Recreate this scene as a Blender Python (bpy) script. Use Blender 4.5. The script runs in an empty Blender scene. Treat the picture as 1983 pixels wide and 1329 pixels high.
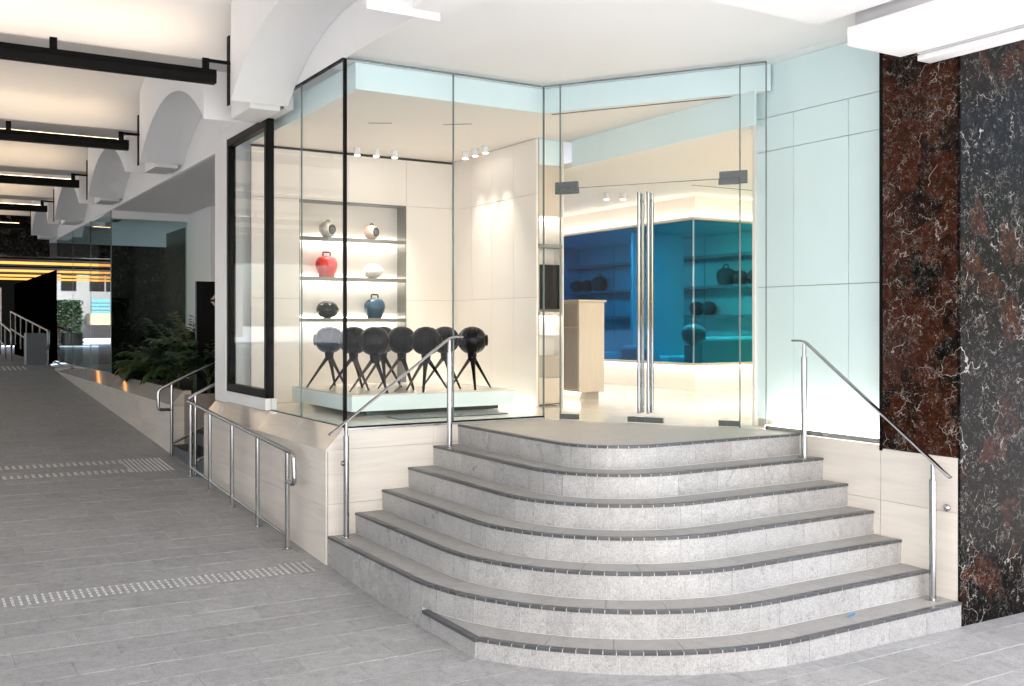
import bpy, bmesh, math, random
from mathutils import Vector, Matrix
random.seed(7)
R_ = math.radians
SC = bpy.context.scene
COL = SC.collection

# ------------------------------------------------------------------ camera, sky, sun, exposure
CAMZ = 2.15
YAW = math.atan2(0.5195, 0.8545)
FPX, CX, HY = 1950.0, 991.5, 628.0
cam_d = bpy.data.cameras.new('camera')
cam_d.sensor_width = 36.0
cam_d.sensor_fit = 'HORIZONTAL'
cam_d.lens = FPX / 1983.0 * 36.0
cam_d.shift_y = -(664.5 - HY) / 1983.0
cam_d.clip_start = 0.05
cam_d.clip_end = 2000
cam = bpy.data.objects.new('camera', cam_d)
COL.objects.link(cam)
cam.location = (0, 0, CAMZ)
cam.rotation_euler = (R_(90), 0, -YAW)
SC.camera = cam

SUN_ELEV = 42.0
SUN_TO = Vector((-0.40, -0.92, 0)).normalized()       # horizontal direction towards the sun
world = bpy.data.worlds.new('World')
SC.world = world
world.use_nodes = True
wn = world.node_tree.nodes
wl = world.node_tree.links
bg = wn['Background']
sky = wn.new('ShaderNodeTexSky')
sky.sky_type = 'NISHITA'
sky.sun_disc = False
sky.sun_elevation = R_(SUN_ELEV)
sky.sun_rotation = math.atan2(SUN_TO.x, SUN_TO.y)
sky.air_density = 1.0
sky.dust_density = 3.0
sky.ozone_density = 1.0
wl.new(sky.outputs[0], bg.inputs[0])
bg.inputs[1].default_value = 0.12
sun_d = bpy.data.lights.new('sun', 'SUN')
sun_d.energy = 4.0
sun_d.angle = R_(0.6)
sun_d.color = (1.0, 0.98, 0.96)
sun = bpy.data.objects.new('sun', sun_d)
COL.objects.link(sun)
sdir = Vector((SUN_TO.x * math.cos(R_(SUN_ELEV)), SUN_TO.y * math.cos(R_(SUN_ELEV)), math.sin(R_(SUN_ELEV))))
sun.rotation_euler = sdir.to_track_quat('Z', 'Y').to_euler()
sun.location = (-6, -14, 8)
SC.view_settings.view_transform = 'Standard'
SC.view_settings.look = 'None'
SC.view_settings.gamma = 1.0
SC.view_settings.exposure = 2.36
SC.render.engine = 'CYCLES'
SC.cycles.use_denoising = True
SC.cycles.max_bounces = 10
SC.cycles.diffuse_bounces = 5
SC.cycles.glossy_bounces = 5
SC.cycles.transparent_max_bounces = 24
SC.cycles.sample_clamp_indirect = 6.0
SC.cycles.caustics_reflective = False
SC.cycles.caustics_refractive = False

# ------------------------------------------------------------------ object helpers
WLOC = {}


def wloc(o):
    return WLOC.get(o.name, Vector((0, 0, 0))) if o else Vector((0, 0, 0))


def tag(o, label=None, cat=None, group=None, kind=None):
    if label:
        o['label'] = label
    if cat:
        o['category'] = cat
    if group:
        o['group'] = group
    if kind:
        o['kind'] = kind
    return o


def thing(name, loc, label, cat, group=None):
    o = bpy.data.objects.new(name, None)
    o.empty_display_size = 0.1
    COL.objects.link(o)
    o.location = loc
    WLOC[o.name] = Vector(loc)
    return tag(o, label, cat, group)


def mesh_obj(name, verts, faces, mat, parent=None, smooth=False, origin=None):
    verts = [Vector(v) for v in verts]
    if origin is None:
        lo = [min(v[i] for v in verts) for i in range(3)]
        hi = [max(v[i] for v in verts) for i in range(3)]
        origin = Vector(((lo[0] + hi[0]) / 2, (lo[1] + hi[1]) / 2, lo[2]))
    origin = Vector(origin)
    me = bpy.data.meshes.new(name)
    me.from_pydata([tuple(v - origin) for v in verts], [], faces)
    if smooth:
        me.polygons.foreach_set('use_smooth', [True] * len(me.polygons))
    me.materials.append(mat)
    me.update()
    o = bpy.data.objects.new(name, me)
    COL.objects.link(o)
    o.location = origin - wloc(parent)
    if parent is not None:
        o.parent = parent
    WLOC[o.name] = origin
    return o


def bm_obj(name, bm, mat, parent=None, smooth=False):
    bm.verts.ensure_lookup_table()
    for i, v in enumerate(bm.verts):
        v.index = i
    verts = [v.co.copy() for v in bm.verts]
    faces = [[v.index for v in f.verts] for f in bm.faces]
    bm.free()
    return mesh_obj(name, verts, faces, mat, parent, smooth)


class MB:
    """collects shapes into one mesh"""
    def __init__(self):
        self.v = []
        self.f = []

    def add(self, verts, faces):
        n = len(self.v)
        self.v += [Vector(p) for p in verts]
        self.f += [[i + n for i in f] for f in faces]
        return self

    def box(self, a, b):
        x0, y0, z0 = a
        x1, y1, z1 = b
        return self.add([(x0, y0, z0), (x1, y0, z0), (x1, y1, z0), (x0, y1, z0),
                         (x0, y0, z1), (x1, y0, z1), (x1, y1, z1), (x0, y1, z1)],
                        [(3, 2, 1, 0), (4, 5, 6, 7), (0, 1, 5, 4), (1, 2, 6, 5), (2, 3, 7, 6), (3, 0, 4, 7)])

    def prism(self, poly, z0, z1):
        n = len(poly)
        area = sum(poly[i][0] * poly[(i + 1) % n][1] - poly[(i + 1) % n][0] * poly[i][1] for i in range(n))
        if area < 0:
            poly = poly[::-1]
        vs = [(p[0], p[1], z0) for p in poly] + [(p[0], p[1], z1) for p in poly]
        fs = [list(range(n))[::-1], list(range(n, 2 * n))]
        for i in range(n):
            j = (i + 1) % n
            fs.append([i, j, n + j, n + i])
        return self.add(vs, fs)

    def tube(self, pts, r, seg=10, flat=1.0, cap=True):
        pts = [Vector(p) for p in pts]
        n = len(pts)
        rings = []
        up0 = Vector((0, 0, 1))
        prev = None
        for i in range(n):
            if i == 0:
                t = pts[1] - pts[0]
            elif i == n - 1:
                t = pts[-1] - pts[-2]
            else:
                t = (pts[i + 1] - pts[i]).normalized() + (pts[i] - pts[i - 1]).normalized()
            t.normalize()
            ref = up0 if abs(t.dot(up0)) < 0.95 else Vector((1, 0, 0))
            if prev is None:
                a = t.cross(ref).normalized()
            else:
                a = (prev - t * prev.dot(t)).normalized()
            prev = a
            b = a.cross(t).normalized()
            rr = r[i] if isinstance(r, (list, tuple)) else r
            rings.append([pts[i] + a * (rr * math.cos(2 * math.pi * k / seg)) + b * (rr * flat * math.sin(2 * math.pi * k / seg)) for k in range(seg)])
        vs = [p for ring in rings for p in ring]
        fs = []
        for i in range(n - 1):
            for k in range(seg):
                k2 = (k + 1) % seg
                fs.append([i * seg + k, i * seg + k2, (i + 1) * seg + k2, (i + 1) * seg + k])
        if cap:
            fs.append(list(range(seg))[::-1])
            fs.append([(n - 1) * seg + k for k in range(seg)])
        return self.add(vs, fs)

    def lathe(self, prof, c, axis=Vector((0, 0, 1)), seg=28, sx=1.0, sy=1.0):
        """prof: list of (radius, height along axis)"""
        axis = Vector(axis).normalized()
        ref = Vector((0, 0, 1)) if abs(axis.z) < 0.9 else Vector((1, 0, 0))
        a = axis.cross(ref).normalized()
        b = axis.cross(a).normalized()
        c = Vector(c)
        vs, fs = [], []
        n = len(prof)
        for (r, h) in prof:
            for k in range(seg):
                t = 2 * math.pi * k / seg
                vs.append(c + axis * h + a * (r * sx * math.cos(t)) + b * (r * sy * math.sin(t)))
        for i in range(n - 1):
            for k in range(seg):
                k2 = (k + 1) % seg
                fs.append([i * seg + k, i * seg + k2, (i + 1) * seg + k2, (i + 1) * seg + k])
        fs.append(list(range(seg))[::-1])
        fs.append([(n - 1) * seg + k for k in range(seg)])
        return self.add(vs, fs)

    def build(self, name, mat, parent=None, smooth=False, kind=None):
        o = mesh_obj(name, self.v, self.f, mat, parent, smooth)
        if kind:
            o['kind'] = kind
        return o


def box(name, a, b, mat, parent=None, bev=0.0, seg=1):
    if bev <= 0:
        return MB().box(a, b).build(name, mat, parent)
    bm = bmesh.new()
    m = MB().box(a, b)
    vv = [bm.verts.new(v) for v in m.v]
    for f in m.f:
        bm.faces.new([vv[i] for i in f])
    bm.normal_update()
    bmesh.ops.bevel(bm, geom=list(bm.edges), offset=bev, segments=seg, affect='EDGES', profile=0.5)
    return bm_obj(name, bm, mat, parent, smooth=False)


def prism(name, poly, z0, z1, mat, parent=None):
    return MB().prism(poly, z0, z1).build(name, mat, parent)


def smooth_obj(o, ang=40):
    me = o.data
    me.polygons.foreach_set('use_smooth', [True] * len(me.polygons))
    try:
        me.set_sharp_from_angle(angle=R_(ang))
    except Exception:
        pass
    return o


def fillet(pts, rad=0.06, n=5):
    """round the inner corners of a polyline"""
    pts = [Vector(p) for p in pts]
    out = [pts[0]]
    for i in range(1, len(pts) - 1):
        p0, p1, p2 = pts[i - 1], pts[i], pts[i + 1]
        d0 = (p0 - p1)
        d2 = (p2 - p1)
        r = min(rad, d0.length * 0.45, d2.length * 0.45)
        a = p1 + d0.normalized() * r
        b = p1 + d2.normalized() * r
        for k in range(n + 1):
            t = k / n
            out.append((a * (1 - t) + p1 * t) * (1 - t) + (p1 * (1 - t) + b * t) * t)
    out.append(pts[-1])
    return out


# ------------------------------------------------------------------ material helpers
def new_mat(name):
    m = bpy.data.materials.new(name)
    m.use_nodes = True
    nt = m.node_tree
    b = nt.nodes['Principled BSDF']
    return m, nt, b


def N(nt, typ, **kw):
    n = nt.nodes.new(typ)
    for k, v in kw.items():
        setattr(n, k, v)
    return n


def ramp(nt, fac, stops, interp='LINEAR'):
    r = nt.nodes.new('ShaderNodeValToRGB')
    r.color_ramp.interpolation = interp
    els = r.color_ramp.elements
    while len(els) < len(stops):
        els.new(0.5)
    for e, (p, c) in zip(els, stops):
        e.position = p
        e.color = (c[0], c[1], c[2], 1) if not isinstance(c, (int, float)) else (c, c, c, 1)
    nt.links.new(fac, r.inputs[0])
    return r.outputs[0]


def mixc(nt, fac, a, b, mode='MIX'):
    m = nt.nodes.new('ShaderNodeMix')
    m.data_type = 'RGBA'
    m.blend_type = mode
    for sock, val in ((m.inputs[0], fac), (m.inputs[6], a), (m.inputs[7], b)):
        if hasattr(val, 'links'):
            nt.links.new(val, sock)
        elif isinstance(val, (int, float)):
            sock.default_value = val
        else:
            sock.default_value = (val[0], val[1], val[2], 1)
    return m.outputs[2]


def math_n(nt, op, a, b=None):
    m = nt.nodes.new('ShaderNodeMath')
    m.operation = op
    for i, val in enumerate((a, b)):
        if val is None:
            continue
        if hasattr(val, 'links'):
            nt.links.new(val, m.inputs[i])
        else:
            m.inputs[i].default_value = val
    return m.outputs[0]


def coords(nt, scale=(1, 1, 1), src='geo'):
    if src == 'geo':
        g = nt.nodes.new('ShaderNodeNewGeometry')
        out = g.outputs['Position']
    else:
        g = nt.nodes.new('ShaderNodeTexCoord')
        out = g.outputs['Object']
    mp = nt.nodes.new('ShaderNodeMapping')
    mp.inputs['Scale'].default_value = scale
    nt.links.new(out, mp.inputs[0])
    return mp.outputs[0]


def noise(nt, vec, scale, detail=4, rough=0.55, dist=0.0):
    n = nt.nodes.new('ShaderNodeTexNoise')
    n.inputs['Scale'].default_value = scale
    n.inputs['Detail'].default_value = detail
    n.inputs['Roughness'].default_value = rough
    n.inputs['Distortion'].default_value = dist
    nt.links.new(vec, n.inputs['Vector'])
    return n


def bump(nt, b, height, strength=0.2, dist=0.01):
    bp = nt.nodes.new('ShaderNodeBump')
    bp.inputs['Strength'].default_value = strength
    bp.inputs['Distance'].default_value = dist
    nt.links.new(height, bp.inputs['Height'])
    nt.links.new(bp.outputs[0], b.inputs['Normal'])


def plain(name, col, rough=0.5, metal=0.0, spec=0.5, coat=0.0):
    m, nt, b = new_mat(name)
    b.inputs['Base Color'].default_value = (*col, 1)
    b.inputs['Roughness'].default_value = rough
    b.inputs['Metallic'].default_value = metal
    b.inputs['Specular IOR Level'].default_value = spec
    if coat:
        b.inputs['Coat Weight'].default_value = coat
        b.inputs['Coat Roughness'].default_value = 0.06
    return m


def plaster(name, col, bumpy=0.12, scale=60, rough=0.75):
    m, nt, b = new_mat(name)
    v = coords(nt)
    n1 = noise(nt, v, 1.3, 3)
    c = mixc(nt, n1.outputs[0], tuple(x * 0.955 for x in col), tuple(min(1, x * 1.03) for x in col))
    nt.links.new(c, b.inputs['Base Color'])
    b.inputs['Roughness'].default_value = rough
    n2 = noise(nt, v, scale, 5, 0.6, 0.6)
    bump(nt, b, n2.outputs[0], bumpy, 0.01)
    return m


def emis(name, col, strength):
    m = bpy.data.materials.new(name)
    m.use_nodes = True
    nt = m.node_tree
    nt.nodes.remove(nt.nodes['Principled BSDF'])
    e = nt.nodes.new('ShaderNodeEmission')
    e.inputs[0].default_value = (*col, 1)
    e.inputs[1].default_value = strength
    nt.links.new(e.outputs[0], nt.nodes['Material Output'].inputs[0])
    return m


def glass_mat(name, tint, refl=1.0, grad=None, base=0.005):
    """thin architectural glass: tinted transparency plus Schlick reflection"""
    m = bpy.data.materials.new(name)
    m.use_nodes = True
    nt = m.node_tree
    nt.nodes.remove(nt.nodes['Principled BSDF'])
    tr = nt.nodes.new('ShaderNodeBsdfTransparent')
    tr.inputs[0].default_value = (*tint, 1)
    if grad is not None:
        nt.links.new(grad(nt), tr.inputs[0])
    gl = nt.nodes.new('ShaderNodeBsdfGlossy')
    gl.inputs['Roughness'].default_value = 0.0
    gl.inputs['Color'].default_value = (1, 1, 1, 1)
    lw = nt.nodes.new('ShaderNodeLayerWeight')
    lw.inputs[0].default_value = 0.5
    p = math_n(nt, 'POWER', lw.outputs['Facing'], 5.0)
    f = math_n(nt, 'MULTIPLY_ADD', p, 0.9 * refl)
    nt.nodes[-1].inputs[2].default_value = base
    mx = nt.nodes.new('ShaderNodeMixShader')
    nt.links.new(f, mx.inputs[0])
    nt.links.new(tr.outputs[0], mx.inputs[1])
    nt.links.new(gl.outputs[0], mx.inputs[2])
    nt.links.new(mx.outputs[0], nt.nodes['Material Output'].inputs[0])
    return m


def stone_cream(name, col=(0.74, 0.69, 0.62), rough=0.16, vein=1.0):
    m, nt, b = new_mat(name)
    v = coords(nt, (0.55, 0.55, 7.0))
    n1 = noise(nt, v, 2.2, 6, 0.6, 0.8)
    c = ramp(nt, n1.outputs[0], [(0.30, tuple(x * (1 - 0.10 * vein) for x in col)), (0.5, col), (0.72, tuple(min(1, x * 1.07) for x in col))])
    v2 = coords(nt)
    n2 = noise(nt, v2, 1.7, 4)
    c2 = mixc(nt, math_n(nt, 'MULTIPLY', n2.outputs[0], 0.35), c, tuple(x * y for x, y in zip(col, (0.95, 0.86, 0.76))))
    oi = nt.nodes.new('ShaderNodeObjectInfo')
    mul = ramp(nt, oi.outputs['Random'], [(0.0, 0.90), (1.0, 1.0)])
    c3 = mixc(nt, 1.0, c2, mul, 'MULTIPLY')
    nt.links.new(c3, b.inputs['Base Color'])
    b.inputs['Roughness'].default_value = rough
    bump(nt, b, n1.outputs[0], 0.03, 0.004)
    return m


def grey_tile(name, col, rough=0.5, var=0.10, scratch=0.25, pits=True, soil=0.0, speck=0.0, spec=0.5, bmp=0.12, cloud=1.0):
    m, nt, b = new_mat(name)
    v = coords(nt)
    n1 = noise(nt, v, 3.0, 6, 0.65, 0.4)
    n2 = noise(nt, v, 38.0, 5, 0.7, 1.6)
    c = mixc(nt, n1.outputs[0], tuple(x * (1 - 0.20 * cloud) for x in col), tuple(x * (1 + 0.18 * cloud) for x in col))
    c = mixc(nt, math_n(nt, 'MULTIPLY', n2.outputs[0], scratch), c, tuple(min(1, x * 1.7) for x in col))
    if speck:
        n7 = noise(nt, v, 85.0, 4, 0.8, 0.3)
        sp = ramp(nt, n7.outputs[0], [(0.30, 1.0 - speck), (0.5, 1.0), (0.72, 1.0 + speck * 0.8)])
        c = mixc(nt, 1.0, c, sp, 'MULTIPLY')
        n8 = noise(nt, v, 13.0, 5, 0.7, 0.6)
        sp2 = ramp(nt, n8.outputs[0], [(0.30, 1.0 - speck * 0.7 * cloud), (0.5, 1.0), (0.72, 1.0 + speck * 0.5 * cloud)])
        c = mixc(nt, 1.0, c, sp2, 'MULTIPLY')
    if soil:
        n5 = noise(nt, v, 0.9, 5, 0.7, 0.5)
        s = ramp(nt, n5.outputs[0], [(0.45, 0.0), (0.75, 1.0)])
        c = mixc(nt, math_n(nt, 'MULTIPLY', s, soil), c, tuple(x * 0.55 for x in col))
        n9 = noise(nt, v, 2.3, 5, 0.75, 1.2)
        s9 = ramp(nt, n9.outputs[0], [(0.60, 0.0), (0.68, 1.0)])
        c = mixc(nt, math_n(nt, 'MULTIPLY', s9, soil * 0.6), c, tuple(x * 0.6 for x in col))
    if pits:
        vo = N(nt, 'ShaderNodeTexVoronoi')
        vo.inputs['Scale'].default_value = 26.0
        nt.links.new(v, vo.inputs['Vector'])
        pit = ramp(nt, vo.outputs['Distance'], [(0.05, 1.0), (0.11, 0.0)])
        n4 = noise(nt, v, 6.0, 2)
        pm = math_n(nt, 'MULTIPLY', pit, math_n(nt, 'GREATER_THAN', n4.outputs[0], 0.53))
        c = mixc(nt, math_n(nt, 'MULTIPLY', pm, 0.55), c, tuple(x * 0.25 for x in col))
    oi = nt.nodes.new('ShaderNodeObjectInfo')
    mul = ramp(nt, oi.outputs['Random'], [(0.0, 1.0 - var), (1.0, 1.0)])
    c = mixc(nt, 1.0, c, mul, 'MULTIPLY')
    nt.links.new(c, b.inputs['Base Color'])
    rr = ramp(nt, n1.outputs[0], [(0.3, rough * 0.8), (0.7, min(1, rough * 1.2))])
    nt.links.new(rr, b.inputs['Roughness'])
    b.inputs['Specular IOR Level'].default_value = spec
    bump(nt, b, n2.outputs[0], bmp, 0.004)
    return m


def marble(name, brown=0.5, white=1.0, rough=0.12, sparse=0.0):
    """brecciated marble: black ground, rust fragments, short broken white veins and chips"""
    m, nt, b = new_mat(name)
    v = coords(nt)

    def warp(vec, scale, amt, off=0.0):
        mp = N(nt, 'ShaderNodeMapping')
        mp.inputs['Location'].default_value = (off, off * 1.3, off * 0.7)
        nt.links.new(vec, mp.inputs[0])
        w = noise(nt, mp.outputs[0], scale, 4, 0.6)
        sub = N(nt, 'ShaderNodeVectorMath', operation='SUBTRACT')
        nt.links.new(w.outputs['Color'], sub.inputs[0])
        sub.inputs[1].default_value = (0.5, 0.5, 0.5)
        sc_ = N(nt, 'ShaderNodeVectorMath', operation='SCALE')
        nt.links.new(sub.outputs[0], sc_.inputs[0])
        sc_.inputs[3].default_value = amt
        ad = N(nt, 'ShaderNodeVectorMath', operation='ADD')
        nt.links.new(mp.outputs[0], ad.inputs[0])
        nt.links.new(sc_.outputs[0], ad.inputs[1])
        return ad.outputs[0]
    vec = warp(v, 2.6, 0.5)
    vec2 = warp(v, 9.0, 0.16, 4.0)
    # fragments of rust and of black, sharp edged
    vof = N(nt, 'ShaderNodeTexVoronoi')
    vof.inputs['Scale'].default_value = 3.4
    nt.links.new(vec, vof.inputs['Vector'])
    sepc = N(nt, 'ShaderNodeSeparateColor')
    nt.links.new(vof.outputs['Color'], sepc.inputs[0])
    n1 = noise(nt, vec, 2.4, 6, 0.66, 0.6)
    f = math_n(nt, 'ADD', math_n(nt, 'MULTIPLY', sepc.outputs[0], 0.35), math_n(nt, 'MULTIPLY', n1.outputs[0], 0.8))
    lo = 0.86 - 0.50 * brown
    mask = ramp(nt, f, [(lo - 0.06, 0.0), (lo + 0.02, 0.55), (lo + 0.12, 1.0)])
    n1b = noise(nt, v, 17.0, 7, 0.75, 1.0)
    dark = ramp(nt, n1b.outputs[0], [(0.35, (0.0014, 0.0012, 0.0011)), (0.7, (0.011, 0.0085, 0.0072))])
    rust = ramp(nt, n1b.outputs[0], [(0.28, (0.006, 0.0025, 0.002)), (0.5, (0.034, 0.011, 0.006)), (0.75, (0.085, 0.030, 0.015))])
    c = mixc(nt, mask, dark, rust)
    tot = None

    def addline(line, amt):
        nonlocal tot
        line = math_n(nt, 'MULTIPLY', line, amt * white)
        tot = line if tot is None else math_n(nt, 'MAXIMUM', tot, line)

    def gate(vecx, scale, lo_, wid=0.05):
        g = noise(nt, vecx, scale, 3, 0.6)
        return ramp(nt, g.outputs[0], [(lo_ + sparse, 0.0), (lo_ + sparse + wid, 1.0)])

    def crackle(vecx, scale, width):
        vo = N(nt, 'ShaderNodeTexVoronoi', feature='DISTANCE_TO_EDGE')
        vo.inputs['Scale'].default_value = scale
        nt.links.new(vecx, vo.inputs['Vector'])
        return ramp(nt, vo.outputs['Distance'], [(0.0, 1.0), (width * 0.5, 0.8), (width, 0.0)])

    def ridge(vecx, scale, width):
        n = noise(nt, vecx, scale, 2, 0.5, 1.2)
        d = math_n(nt, 'ABSOLUTE', math_n(nt, 'SUBTRACT', n.outputs[0], 0.5))
        return ramp(nt, d, [(0.0, 1.0), (width, 0.0)])
    addline(math_n(nt, 'MULTIPLY', crackle(vec, 3.4, 0.013), gate(vec2, 4.0, 0.52)), 0.95)
    addline(math_n(nt, 'MULTIPLY', crackle(vec2, 8.0, 0.020), gate(v, 6.0, 0.52)), 0.8)
    addline(math_n(nt, 'MULTIPLY', ridge(vec, 7.0, 0.0055), gate(v, 9.0, 0.50)), 0.85)
    addline(math_n(nt, 'MULTIPLY', ridge(vec2, 17.0, 0.010), gate(v, 13.0, 0.50)), 0.7)
    addline(math_n(nt, 'MULTIPLY', ridge(vec, 34.0, 0.018), gate(v, 18.0, 0.53)), 0.45)
    addline(math_n(nt, 'MULTIPLY', crackle(vec2, 22.0, 0.045), gate(v, 5.0, 0.52)), 0.30)
    vo2 = N(nt, 'ShaderNodeTexVoronoi')
    vo2.inputs['Scale'].default_value = 48.0
    nt.links.new(vec2, vo2.inputs['Vector'])
    ch = ramp(nt, vo2.outputs['Distance'], [(0.12, 1.0), (0.20, 0.0)])
    addline(math_n(nt, 'MULTIPLY', ch, gate(v, 15.0, 0.55)), 0.8)
    c = mixc(nt, tot, c, (0.50, 0.47, 0.44))
    nt.links.new(c, b.inputs['Base Color'])
    b.inputs['Roughness'].default_value = rough
    b.inputs['Specular IOR Level'].default_value = 0.06
    return m


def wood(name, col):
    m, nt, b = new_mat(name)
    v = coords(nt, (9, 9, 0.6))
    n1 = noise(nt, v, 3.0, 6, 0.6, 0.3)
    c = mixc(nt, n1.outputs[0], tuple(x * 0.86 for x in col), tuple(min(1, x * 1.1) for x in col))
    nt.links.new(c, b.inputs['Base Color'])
    b.inputs['Roughness'].default_value = 0.4
    return m


def steel(name, col=(0.44, 0.44, 0.45), rough=0.13):
    m, nt, b = new_mat(name)
    v = coords(nt, (1, 1, 60))
    n1 = noise(nt, v, 4.0, 3)
    b.inputs['Base Color'].default_value = (*col, 1)
    b.inputs['Metallic'].default_value = 1.0
    nt.links.new(ramp(nt, n1.outputs[0], [(0.3, rough * 0.8), (0.7, rough * 1.25)]), b.inputs['Roughness'])
    return m


def leafmat(name, ca, cb):
    m, nt, b = new_mat(name)
    v = coords(nt)
    n1 = noise(nt, v, 7.0, 3)
    oi = nt.nodes.new('ShaderNodeObjectInfo')
    f = math_n(nt, 'ADD', math_n(nt, 'MULTIPLY', n1.outputs[0], 0.6), math_n(nt, 'MULTIPLY', oi.outputs['Random'], 0.5))
    nt.links.new(mixc(nt, f, ca, cb), b.inputs['Base Color'])
    b.inputs['Roughness'].default_value = 0.28
    b.inputs['Subsurface Weight'].default_value = 0.0
    return m


M = {}
M['plaster'] = plaster('white_plaster', (0.86, 0.86, 0.86), 0.05, 50)
M['rough_plaster'] = plaster('trowelled_plaster', (0.85, 0.855, 0.86), 0.30, 34)
M['soffit'] = plaster('shaded_soffit', (0.55, 0.55, 0.56), 0.05, 40)  # plaster darkened: shade under the beams put into the colour
M['cream'] = plaster('cream_wall_panel', (0.86, 0.80, 0.745), 0.02, 20, 0.45)
M['cream_ceiling'] = plaster('cream_ceiling', (0.87, 0.815, 0.765), 0.02, 20, 0.7)
M['aqua'] = plaster('daylight_tinted_panel', (0.76, 0.885, 0.905), 0.01, 20, 0.35)  # white panels; cool daylight through the glass put into the colour
M['gap'] = plain('dark_joint', (0.05, 0.05, 0.05), 0.8)
M['joint'] = plain('panel_backing', (0.42, 0.40, 0.36), 0.8)
M['grout'] = plaster('grout', (0.62, 0.62, 0.61), 0.2, 80)
M['stone'] = stone_cream('cream_travertine', (0.79, 0.75, 0.70))
M['polished'] = stone_cream('polished_sill_stone', (0.74, 0.69, 0.63), 0.05)
M['polished'].node_tree.nodes['Principled BSDF'].inputs['Coat Weight'].default_value = 1.0
M['polished'].node_tree.nodes['Principled BSDF'].inputs['Coat Roughness'].default_value = 0.03
M['taupe'] = stone_cream('taupe_stone', (0.36, 0.32, 0.28), 0.12, 0.6)
M['stone_core'] = plain('stone_joint', (0.45, 0.41, 0.36), 0.8)
M['riser'] = grey_tile('riser_tile_grey', (0.36, 0.36, 0.362), 0.30, 0.15, 0.22, True, 0.0, 0.42, 0.6, 0.25, 0.45)
M['tread'] = grey_tile('tread_tile_grey', (0.33, 0.322, 0.31), 0.5, 0.08, 0.15, False, 0.25, 0.18)
M['landing'] = grey_tile('landing_tile', (0.52, 0.475, 0.42), 0.42, 0.05, 0.12, False, 0.0, 0.12, 0.4, 0.02)
M['nosing'] = grey_tile('nosing_dark', (0.085, 0.088, 0.095), 0.35, 0.35, 0.1, False, 0.0, 0.2)
M['paver'] = grey_tile('paving_tile_grey', (0.33, 0.33, 0.333), 0.55, 0.10, 0.2, True, 0.38, 0.34)
M['bed'] = grey_tile('joint_bed', (0.27, 0.27, 0.272), 0.7, 0.0, 0.2, False, 0.3, 0.3)
M['ground'] = grey_tile('pavement_base', (0.46, 0.455, 0.45), 0.8, 0.0, 0.2, False)
M['marble_brown'] = marble('rust_brown_marble', 0.82, 0.62, 0.10, 0.025)
M['marble_black'] = marble('black_marble', 0.28, 0.60, 0.18, 0.035)
M['marble_far'] = marble('dim_black_marble', 0.1, 0.5)
M['glass'] = glass_mat('clear_glass', (0.965, 0.982, 0.98), 0.42)
M['glass_far'] = glass_mat('street_glass', (0.80, 0.90, 0.88), 1.0, None, 0.02)
M['glass_edge'] = plain('glass_edge_green', (0.13, 0.17, 0.165), 0.15, 0.0, 0.6)
M['black_metal'] = plain('black_metal', (0.003, 0.003, 0.0035), 0.4, 0.0, 0.1)
M['bronze_black'] = plain('bronze_black', (0.004, 0.0035, 0.003), 0.5, 0.0, 0.08)
M['steel'] = steel('brushed_steel')
M['chrome'] = steel('polished_steel', (0.26, 0.265, 0.27), 0.05)
M['dark_steel'] = steel('hinge_steel', (0.13, 0.14, 0.14), 0.3)
M['trim_steel'] = steel('sill_steel', (0.45, 0.46, 0.47), 0.25)
M['white_paint'] = plain('white_paint', (0.84, 0.84, 0.85), 0.4)
M['led'] = emis('warm_led', (1.0, 0.92, 0.80), 7.0)
M['led_soft'] = emis('warm_led_soft', (1.0, 0.93, 0.82), 5.0)
M['led_up'] = emis('amber_uplight', (1.0, 0.72, 0.44), 5.0)
M['amber'] = emis('amber_slat_light', (1.0, 0.42, 0.09), 0.42)
M['lens'] = emis('lamp_lens', (1.0, 0.93, 0.82), 6.0)
M['floor_in'] = grey_tile('cream_floor_tile', (0.74, 0.68, 0.59), 0.14, 0.03, 0.05, False)
M['shelf'] = plain('shelf_grey_metal', (0.20, 0.195, 0.18), 0.3, 0.4)
M['led_niche'] = emis('niche_led', (1.0, 0.93, 0.83), 7.0)
M['led_edge'] = emis('edge_led', (1.0, 0.92, 0.80), 2.6)
M['led_room_fill'] = emis('room_fill_led', (0.95, 0.97, 1.0), 15.0)  # glow of the strips added inside the glass room
M['wood'] = wood('pale_limed_wood', (0.62, 0.53, 0.43))
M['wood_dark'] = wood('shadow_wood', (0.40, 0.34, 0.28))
M['gloss_black'] = plain('gloss_black', (0.004, 0.004, 0.0045), 0.22, 0.0, 0.2)
M['far_black'] = plain('far_black', (0.001, 0.001, 0.001), 0.7, 0.0, 0.0)
M['satin_black'] = plain('satin_black', (0.004, 0.004, 0.0045), 0.42, 0.0, 0.16)
M['navy'] = plain('navy_gloss', (0.003, 0.010, 0.030), 0.2, 0.0, 0.25)
M['leg_brown'] = plain('dark_brown_leg', (0.03, 0.014, 0.010), 0.3)
M['red'] = plain('coral_red', (0.60, 0.035, 0.030), 0.35)
M['blue'] = plain('slate_blue', (0.030, 0.075, 0.125), 0.32)
M['ivory'] = plain('ivory_shell', (0.60, 0.55, 0.48), 0.35)
M['blush'] = plain('blush_shell', (0.66, 0.52, 0.45), 0.35)
M['white_shell'] = plain('white_shell', (0.60, 0.57, 0.54), 0.3)
M['grille'] = plain('dark_grille', (0.035, 0.04, 0.045), 0.5)
M['handle_brown'] = plain('leather_brown', (0.07, 0.022, 0.015), 0.5)
M['sofa'] = plain('teal_upholstery', (0.45, 0.72, 0.74), 0.85)
M['blue_wall'] = plain('pale_room_wall', (0.66, 0.72, 0.72), 0.6)
M['leaf'] = leafmat('palm_leaf', (0.010, 0.028, 0.010), (0.045, 0.09, 0.022))
M['leaf_dark'] = leafmat('dark_leaf', (0.006, 0.020, 0.010), (0.022, 0.06, 0.022))
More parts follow.
